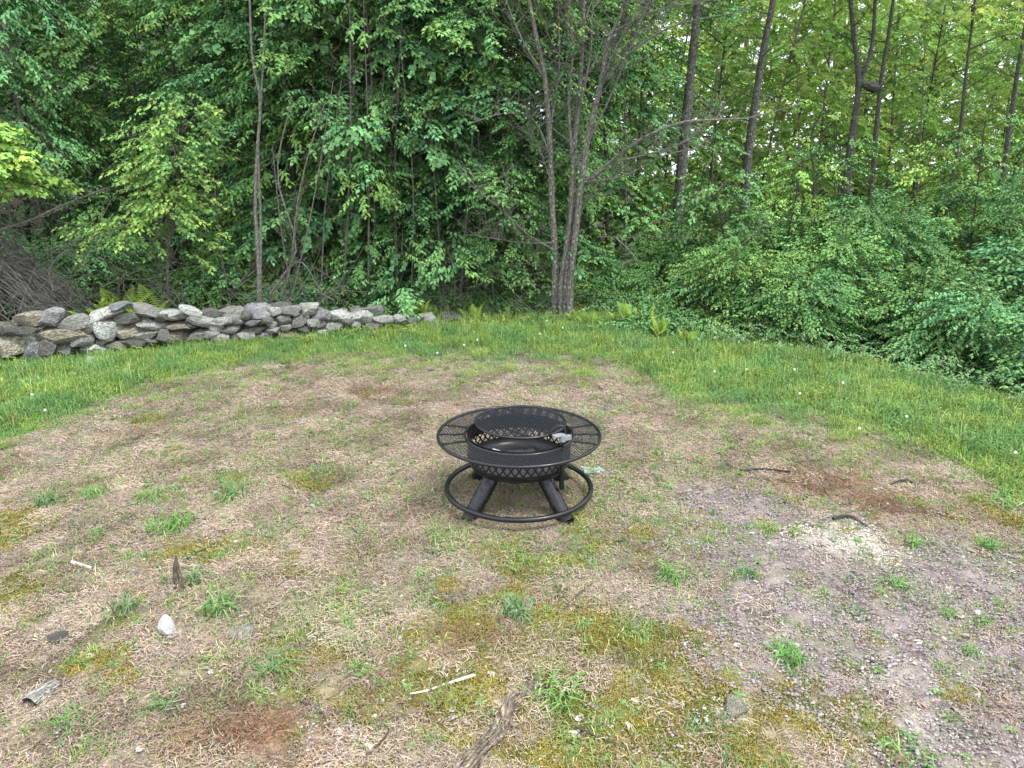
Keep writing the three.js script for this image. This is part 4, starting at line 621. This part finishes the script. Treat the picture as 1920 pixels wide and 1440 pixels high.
function grit(seed, n, R) {
  const r = rng(seed), t = new Tri();
  for (let i = 0; i < n; i++) {
    const a = r() * 6.283, q = R * Math.sqrt(r()), s = 0.002 + 0.008 * Math.pow(r(), 2.4), o = V(Math.cos(a) * q, s * 0.3, Math.sin(a) * q), v = range(r, 0.55, 1.35), c = [v * range(r, 0.95, 1.06), v, v * range(r, 0.92, 1.06)], k = r() * 6.28;
    const p = [0, 1, 2, 3].map((j) => o.clone().add(V(Math.cos(k + j * 1.57) * s * range(r, 0.7, 1.3), 0, Math.sin(k + j * 1.57) * s * range(r, 0.7, 1.3)))), u = o.clone().add(V(range(r, -0.3, 0.3) * s, s * range(r, 0.4, 0.8), range(r, -0.3, 0.3) * s));
    for (let j = 0; j < 4; j++) t.tri(p[(j + 1) % 4], p[j], u, c), t.tri(p[j], p[(j + 1) % 4], o.clone().add(V(0, -s * 0.6, 0)), c);
  }
  return t.geo();
}
const DRY = new THREE.MeshStandardMaterial({ vertexColors: true, roughness: 0.95, side: THREE.DoubleSide });
// scatter patches over the yard on a jittered grid
function scatter(name, label, category, geos, cell, mat, pick, seed) {
  const r = rng(seed), M = geos.map(() => []), C = geos.map(() => []);
  for (let z = -2.0; z > -12.5; z -= cell) for (let x = -9; x < 9; x += cell) {
    if (Math.abs(x) > -z * 0.76 + 1.1) continue;
    const px = x + range(r, -0.5, 0.5) * cell, pz = z + range(r, -0.5, 0.5) * cell, q = pick(px, pz, r); if (!q) continue;
    const g = (r() * geos.length) | 0, s = q.s ?? 1, sy = q.sy ?? s; mtx.compose(V(px, height(px, pz) + (q.y ?? 0), pz), quat.setFromAxisAngle(flatUp, r() * 6.283), V(s, sy, s)); M[g].push(mtx.clone()); C[g].push(q.c);
  }
  const all = M.reduce((n, m) => n + m.length, 0);
  geos.forEach((g, i) => { if (M[i].length) tag(foliage(name, scene, g, M[i], C[i], mat), label, category, geos.length > 1 ? category + ' over the yard' : null); });
  console.log(name, all);
}
const near = (x, z) => Math.hypot(x - 0.05, z + 5.06);
scatter('lawn_grass', 'lush green grass of the lawn round the bare patch', 'grass', [turf(1, 80, 0.14, 0.05, 0.15, 0.0055), turf(2, 80, 0.14, 0.06, 0.19, 0.0055, 0.16), turf(3, 70, 0.14, 0.05, 0.12, 0.006, 0.2)], 0.082, GRASS, (x, z, r) => {
  const m = zone(x, z); if (m.e > 0.45 || r() > m.lawn * 1.1 - 0.05) return null; const far = sstep(0.2, 1.6, lawnZ(x) - z), k = range(r, 0.75, 1.25), y = clamp(0.5 + m.n1 * 1.3 + m.n2 * 0.5);
  return { c: [lerp(0.12, 0.215, y) * k, lerp(0.265, 0.335, y) * k, lerp(0.078, 0.072, y) * k], s: lerp(0.6, 1.1, far) * range(r, 0.8, 1.25), sy: lerp(0.4, 1.3, far) * range(r, 0.6, 1.4) };
}, 11);
scatter('dead_grass', 'tan dead straw and leaf crumbs matted on the bare ground', 'thatch', [1, 2, 3, 4].map((s) => chaff(20 + s, 200, 0.12)), 0.078, DRY, (x, z, r) => {
  const m = zone(x, z); if (m.e > 1 || r() > (1 - 0.75 * m.lawn) * (1 - 0.94 * m.gravel) * (1 - 0.82 * m.moss) * (1 - 0.8 * m.sand) * (1 - 0.12 * m.rust) * (1 - 0.6 * clamp(m.sprig)) * (0.75 + 0.5 * clamp(0.5 + m.n3 * 1.5))) return null;
  let c = mixc([0.425, 0.355, 0.275], [0.425, 0.315, 0.26], clamp(0.5 + m.n1 * 1.2)); c = mixc(c, [0.20, 0.095, 0.045], m.rust * 0.85); c = mixc(c, [0.30, 0.27, 0.09], m.moss * 0.6); c = mixc(c, [0.20, 0.145, 0.11], clamp(m.n3 * 1.8 + m.n2 * 0.9)); const k = range(r, 0.7, 1.25); return { c: c.map((v) => v * k), s: range(r, 0.8, 1.2) };
}, 12);
scatter('moss', 'olive and yellow moss spread over the bare ground', 'moss', [mossy(5, 150, 0.075), mossy(6, 150, 0.075)], 0.05, DRY, (x, z, r) => { const m = zone(x, z); if (r() > m.moss * 1.25 - 0.08) return null; const k = range(r, 0.75, 1.25), y = clamp(0.5 + m.n2 * 1.6); return { c: mixc([0.15, 0.165, 0.03], [0.27, 0.22, 0.04], y).map((v) => v * k), s: range(r, 0.8, 1.3) }; }, 13);
scatter('gravel', 'fine grey grit and pebbles on the worn dirt', 'gravel', [grit(7, 130, 0.13), grit(8, 130, 0.13)], 0.08, DRY, (x, z, r) => { const m = zone(x, z), q = Math.max(m.gravel, m.sand * 0.8) + 0.06; if (m.lawn > 0.4 || r() > q) return null; const k = range(r, 0.8, 1.2); return { c: mixc([0.265, 0.226, 0.222], [0.44, 0.41, 0.365], m.sand).map((v) => v * k) }; }, 14);
scatter('sparse_grass', 'thin short green grass coming through the dead thatch', 'grass', [turf(34, 26, 0.028, 0.03, 0.085, 0.005, 0.05, 0.9), turf(31, 46, 0.10, 0.015, 0.06, 0.0048, 0.15, 0.9), turf(32, 56, 0.09, 0.015, 0.05, 0.005, 0.1, 0.9), turf(33, 30, 0.11, 0.02, 0.08, 0.0045, 0.3, 0.9)], 0.075, GRASS, (x, z, r) => { const m = zone(x, z); if (r() > m.sprig * 1.5 || m.e > 0.3) return null; const k = range(r, 0.75, 1.25), y = r(); return { c: [lerp(0.125, 0.215, y) * k, lerp(0.24, 0.30, y) * k, 0.08 * k], s: range(r, 0.7, 1.2) }; }, 15);
{ // little broad-leaved weeds, and the leafy fringe at the lawn edge
  const rosette = (seed) => { const r = rng(seed), t = new Tri(); for (let i = 0; i < 9; i++) { const a = i * 2.4, v = range(r, 0.8, 1.2); leaf(t, V(0, 0.004, 0), V(Math.cos(a), range(r, 0.15, 0.6), Math.sin(a)).normalize(), flatUp, range(r, 0.025, 0.06), range(r, 0.014, 0.024), 0.004, [v, v, v]); } return t.geo(); };
  scatter('broadleaf_weeds', 'tiny broad-leaved weeds dotted over the bare ground', 'weeds', [rosette(1), rosette(2)], 0.14, GRASS, (x, z, r) => { const m = zone(x, z); if (m.e > 0 || r() > 0.12 + m.sprig * 0.8) return null; const k = range(r, 0.8, 1.2); return { c: [0.13 * k, 0.22 * k, 0.075 * k], s: range(r, 0.5, 1.0) }; }, 16);
  scatter('fringe_weeds', 'pale green leafy weeds fringing the far edge of the lawn', 'weeds', [SPRAY.small[2]], 0.075, LEAF, (x, z, r) => { const e = beyond(x, z); if (e < -0.12 || e > 0.8 || r() > 0.9 * sstep(-0.12, 0.25, e) * (x < -0.5 ? 0.25 : 1)) return null; const k = range(r, 0.75, 1.25); return { c: [0.15 * k, 0.25 * k, 0.11 * k], s: range(r, 0.45, 0.95), y: range(r, 0.02, 0.4) * (0.4 + 0.6 * clamp(0.5 + N2(x * 1.7, z * 1.7))) }; }, 17);
  { const A = G(0, 688), B = G(880, 613), d = V().subVectors(B, A).normalize();
    scatter('wall_weeds', 'leafy weeds growing along the foot of the stone wall', 'weeds', [SPRAY.small[0], SPRAY.small[1]], 0.07, LEAF, (x, z, r) => { const u = ((x - A.x) * d.x + (z - A.z) * d.z) / A.distanceTo(B), q = (x - A.x) * -d.z + (z - A.z) * d.x, n = N2(x * 2.2, z * 2.2); if (u < -0.2 || u > 1.25 || q < -0.02 || q > 0.42 || r() > (0.12 + 0.6 * sstep(0.45, 1, u)) * (1 + n) * (q < 0.2 ? 1 : 0.5)) return null; const k = range(r, 0.75, 1.25); return { c: mixc([0.14, 0.25, 0.09], [0.24, 0.33, 0.07], clamp(0.5 + n)).map((v) => v * k), s: range(r, 0.35, 0.7), y: range(r, 0.02, 0.18) }; }, 27);
  }
  const stalk = new Tri(); { const r = rng(3); for (let i = 0; i < 7; i++) blade(stalk, V(range(r, -0.06, 0.06), 0, range(r, -0.06, 0.06)), r() * 6.3, range(r, 0.22, 0.42), 0.004, range(r, 0.1, 0.45), r() * 0.4, [1, 1, 1]); }
  scatter('tall_stalks', 'pale dry grass stalks standing above the lawn', 'grass', [stalk.geo()], 0.22, GRASS, (x, z, r) => { const m = zone(x, z); if (m.lawn < 0.8 || m.e > 0.2 || r() > 0.28 * sstep(0.4, 1.6, lawnZ(x) - z)) return null; return { c: [0.42, 0.44, 0.17], s: range(r, 0.6, 1.0) }; }, 18);
  const lf = (seed) => { const r = rng(seed), t = new Tri(); for (let i = 0; i < 3; i++) leaf(t, V(-0.03 + range(r, -0.006, 0.006), 0.008, 0), V(1, range(r, -0.1, 0.25), (i - 1) * 0.55).normalize(), V(0, 1, (i - 1) * range(r, 0.2, 0.7)).normalize(), range(r, 0.05, 0.075), range(r, 0.018, 0.03), range(r, 0.002, 0.012), [1, 1, 1]); return t.geo(); };
  scatter('leaf_litter', 'curled pale brown dead leaves lying on the bare ground', 'dead leaves', [lf(1), lf(2), lf(3)], 0.085, DRY, (x, z, r) => { const m = zone(x, z); if (m.lawn > 0.5 || r() > 0.15 + 0.38 * sstep(-4.2, -2.6, z)) return null; const c = r() < 0.3 ? [0.50, 0.45, 0.39] : r() < 0.5 ? [0.20, 0.115, 0.07] : [0.33, 0.235, 0.165]; return { c, s: 0.25 + 0.5 * Math.pow(r(), 1.8), y: 0.006 }; }, 19);
}
// ---------------------------------------------------------------- single tufts, seed heads, sticks
{
  const r = rng(121), shapes = [turf(41, 80, 0.06, 0.04, 0.12, 0.005, 0.08, 0.9), turf(42, 60, 0.085, 0.03, 0.09, 0.005, 0.15, 1), turf(43, 90, 0.05, 0.05, 0.14, 0.0055, 0.06, 0.8), turf(44, 70, 0.11, 0.02, 0.08, 0.0048, 0.25, 1), turf(45, 40, 0.04, 0.05, 0.15, 0.006, 0.2, 1)];
  const mats = [[0.11, 0.26, 0.06], [0.14, 0.27, 0.075], [0.11, 0.215, 0.08], [0.18, 0.29, 0.065]].map((c) => { const m = solidLeaf(); m.color.setRGB(...c); return m; });
  const tuft = (px, py, s, mi, label, group) => { const p = G(px, py), m = mesh('grass_tuft', shapes[(r() * 5) | 0], mats[mi]); m.position.set(p.x, height(p.x, p.z), p.z); m.scale.set(s * 1.5, s * range(r, 1.1, 1.6), s * 1.5); m.rotation.y = r() * 6; tag(m, label, 'grass tuft', group); };
  tuft(328, 990, 1.25, 0, 'thick bright green grass tuft standing alone on the dry thatch');
  tuft(1340, 1372, 1.0, 2, 'dark green weedy tuft beside the pale stone in moss');
  tuft(1905, 950, 1.5, 0, 'tall green grass tuft where the rusty ground meets the lawn');
  tuft(1042, 1305, 1.2, 1, 'green grass tuft growing against the end of the log');
  for (const [a, b, s, m] of tuftSpots) tuft(a, b, s, m, 'small green grass tuft growing on the dry thatch and moss', 'grass tufts on the thatch');
  for (const [a, b, s, m] of dirtTufts) tuft(a, b, s, m, 'small green grass tuft rooted in the worn grey dirt', 'grass tufts on the dirt');
  // seed heads
  const puff = new Tri(); for (let i = 0; i < 90; i++) { const y = 1 - 2 * (i + 0.5) / 90, q = Math.sqrt(1 - y * y), a = i * 2.4, d = V(Math.cos(a) * q, y, Math.sin(a) * q), s = V(-Math.sin(a), 0, Math.cos(a)).multiplyScalar(0.0028), u = V().crossVectors(d, s); puff.quad(d.clone().multiplyScalar(0.019).add(s), d.clone().multiplyScalar(0.019).add(u), d.clone().multiplyScalar(0.019).sub(s), d.clone().multiplyScalar(0.019).sub(u)).tri(V(), d.clone().multiplyScalar(0.019).addScaledVector(s, 0.25), d.clone().multiplyScalar(0.019).addScaledVector(s, -0.25)); }
  const pg = puff.geo(), pm = std(0.80, 0.81, 0.78, 1, { side: THREE.DoubleSide }), sm = std(0.25, 0.32, 0.10);
  for (const [px, py] of [[1025, 598], [1055, 612], [1012, 625], [895, 640], [870, 648], [1262, 660], [1340, 700], [1490, 690], [1612, 802], [1500, 735], [1835, 1140], [1580, 720], [1700, 780], [60, 740], [85, 772], [1400, 690], [820, 660], [760, 648], [1905, 845]]) {
    const p = G(px, py), dirt2 = px === 1835, h = dirt2 ? 0.05 : range(r, 0.14, 0.24), q = G(px, py, h), d = thing('dandelion', dirt2 ? 'white dandelion seed head standing alone on the worn dirt' : 'white dandelion seed head standing in the lawn', 'dandelion', dirt2 ? null : 'dandelions in the lawn', onGround(q.x, q.z));
    mesh('stalk', limb([V(0, -0.01, 0), V(0.004, h * 0.5, 0), V(0, h, 0)], [0.002, 0.002, 0.0018], 5), sm, d); { const sh = mesh('seed_head', pg, pm, d); sh.position.y = h; sh.scale.setScalar(0.72); }
  }
  // sticks and the log
  const lay = (name, pts, r0, r1, mat, label, cat, group, sides = 8, rough = 0.25, flat = 1) => {
    const w = pts.map(([x, y, dy = 0]) => { const g = G(x, y); g.y = height(g.x, g.z) + r0 * 0.7 * flat + (r0 < 0.02 ? 0.013 : 0) + dy; return g; }), o = w[0].clone(), m = mesh(name, limb(bend(w.map((p) => p.clone().sub(o)), 12), taper(12, r0, r1), sides, rough, pts[0][0]), mat); m.position.copy(o); return tag(m, label, cat, group);
  };
  lay('log', [[850, 1500], [900, 1420], [935, 1372], [962, 1330], [985, 1300], [1000, 1284]], 0.045, 0.026, BARK.brown, 'rough grey-brown log half sunk in the moss', 'log', null, 22, 0.42, 0.6);
  lay('stick', [[770, 1313], [805, 1303], [830, 1290], [862, 1284], [890, 1272]], 0.004, 0.009, std(0.56, 0.50, 0.39), 'pale peeled stick lying near the log', 'stick');
  lay('driftwood', [[58, 1328], [80, 1306], [108, 1284]], 0.036, 0.026, std(0.62, 0.61, 0.58, 0.9, { map: barkTex, bumpMap: barkBump, bumpScale: 0.01 }), 'weathered silvery chunk of wood on the dry ground', 'wood chunk', null, 9, 0.5);
  lay('wood_chip', [[136, 1063], [172, 1066]], 0.013, 0.011, std(0.52, 0.47, 0.41), 'short pale wood chip on the dry thatch', 'wood chip', null, 5, 0.2);
  lay('stick', [[1362, 872], [1385, 884], [1430, 886], [1482, 893]], 0.014, 0.006, BARK.dark, 'crooked dark stick lying by the edge of the lawn', 'stick');
  lay('stick', [[1668, 912], [1695, 908], [1722, 911]], 0.012, 0.008, BARK.dark, 'short dark stick on the rusty ground near the lawn', 'stick');
  lay('stick', [[1560, 985], [1590, 978], [1625, 992]], 0.011, 0.008, BARK.dark, 'dark stick at the upper side of the pale sand', 'stick');
  lay('twig', [[1035, 1092], [1060, 1125], [1082, 1146]], 0.005, 0.004, BARK.dead, 'thin grey twig crossing another on the moss', 'twig', 'crossed twigs on the moss');
  lay('twig', [[1110, 1100], [1075, 1128], [1055, 1150]], 0.004, 0.003, BARK.dead, 'thin grey twig crossing another on the moss', 'twig', 'crossed twigs on the moss');
  for (const [i, l] of [[[395, 1002], [415, 1003], [435, 1008]], [[520, 910], [545, 922], [565, 932]], [[650, 985], [672, 1006], [690, 1020]], [[478, 865], [495, 858], [510, 852]], [[300, 1360], [320, 1352], [345, 1340]], [[250, 1395], [290, 1378], [320, 1372]], [[690, 1420], [720, 1390], [730, 1372]], [[795, 1395], [812, 1378]], [[1075, 1362], [1120, 1385], [1180, 1412]], [[1860, 1325], [1890, 1345], [1925, 1362]], [[1620, 1235], [1660, 1250], [1680, 1258]], [[1720, 880], [1760, 892]], [[70, 1165], [85, 1160], [100, 1158]], [[560, 1310], [600, 1330], [612, 1350]]].entries()) lay('twig', l, 0.0055, 0.003, i % 3 ? BARK.dead : BARK.brown, 'thin dry twig lying loose on the bare ground', 'twig', 'loose twigs on the bare ground', 6);
  { const p = G(335, 1098), s = thing('stub', 'short broken brown stub standing up from the dry ground', 'stub', null, onGround(p.x, p.z)); mesh('stump', limb([V(0, -0.03, 0), V(0.006, 0.05, 0), V(0.004, 0.14, 0), V(0.012, 0.21, 0)], [0.034, 0.026, 0.020, 0.006], 9, 0.35), BARK.brown, s); mesh('splinter', limb([V(-0.03, -0.01, 0.01), V(-0.045, 0.03, 0.015), V(-0.06, 0.06, 0.02)], [0.014, 0.009, 0.003], 6, 0.3), BARK.light, s); }
  { // scrap of turquoise sheet in the grass behind the fire pit
    const p = G(1112, 886), g = new THREE.PlaneGeometry(0.17, 0.12, 14, 10).rotateX(-Math.PI / 2), q = g.attributes.position; for (let i = 0; i < q.count; i++) { const x = q.getX(i), z = q.getZ(i), e = 1 + 0.3 * N2(Math.atan2(z, x) * 1.5, 4); q.setXYZ(i, x * e, 0.010 + 0.016 * N2(x * 18, z * 18) + 0.008 * N2(x * 50, z * 50), z * e); } g.computeVertexNormals();
    const m = mesh('plastic_scrap', g, std(0.26, 0.44, 0.43, 0.5, { side: THREE.DoubleSide })); m.position.copy(onGround(p.x, p.z)); tag(m, 'pale turquoise scrap lying in the grass beside the fire pit', 'scrap');
  }
}
console.log('done');
renderer.render(scene, camera);
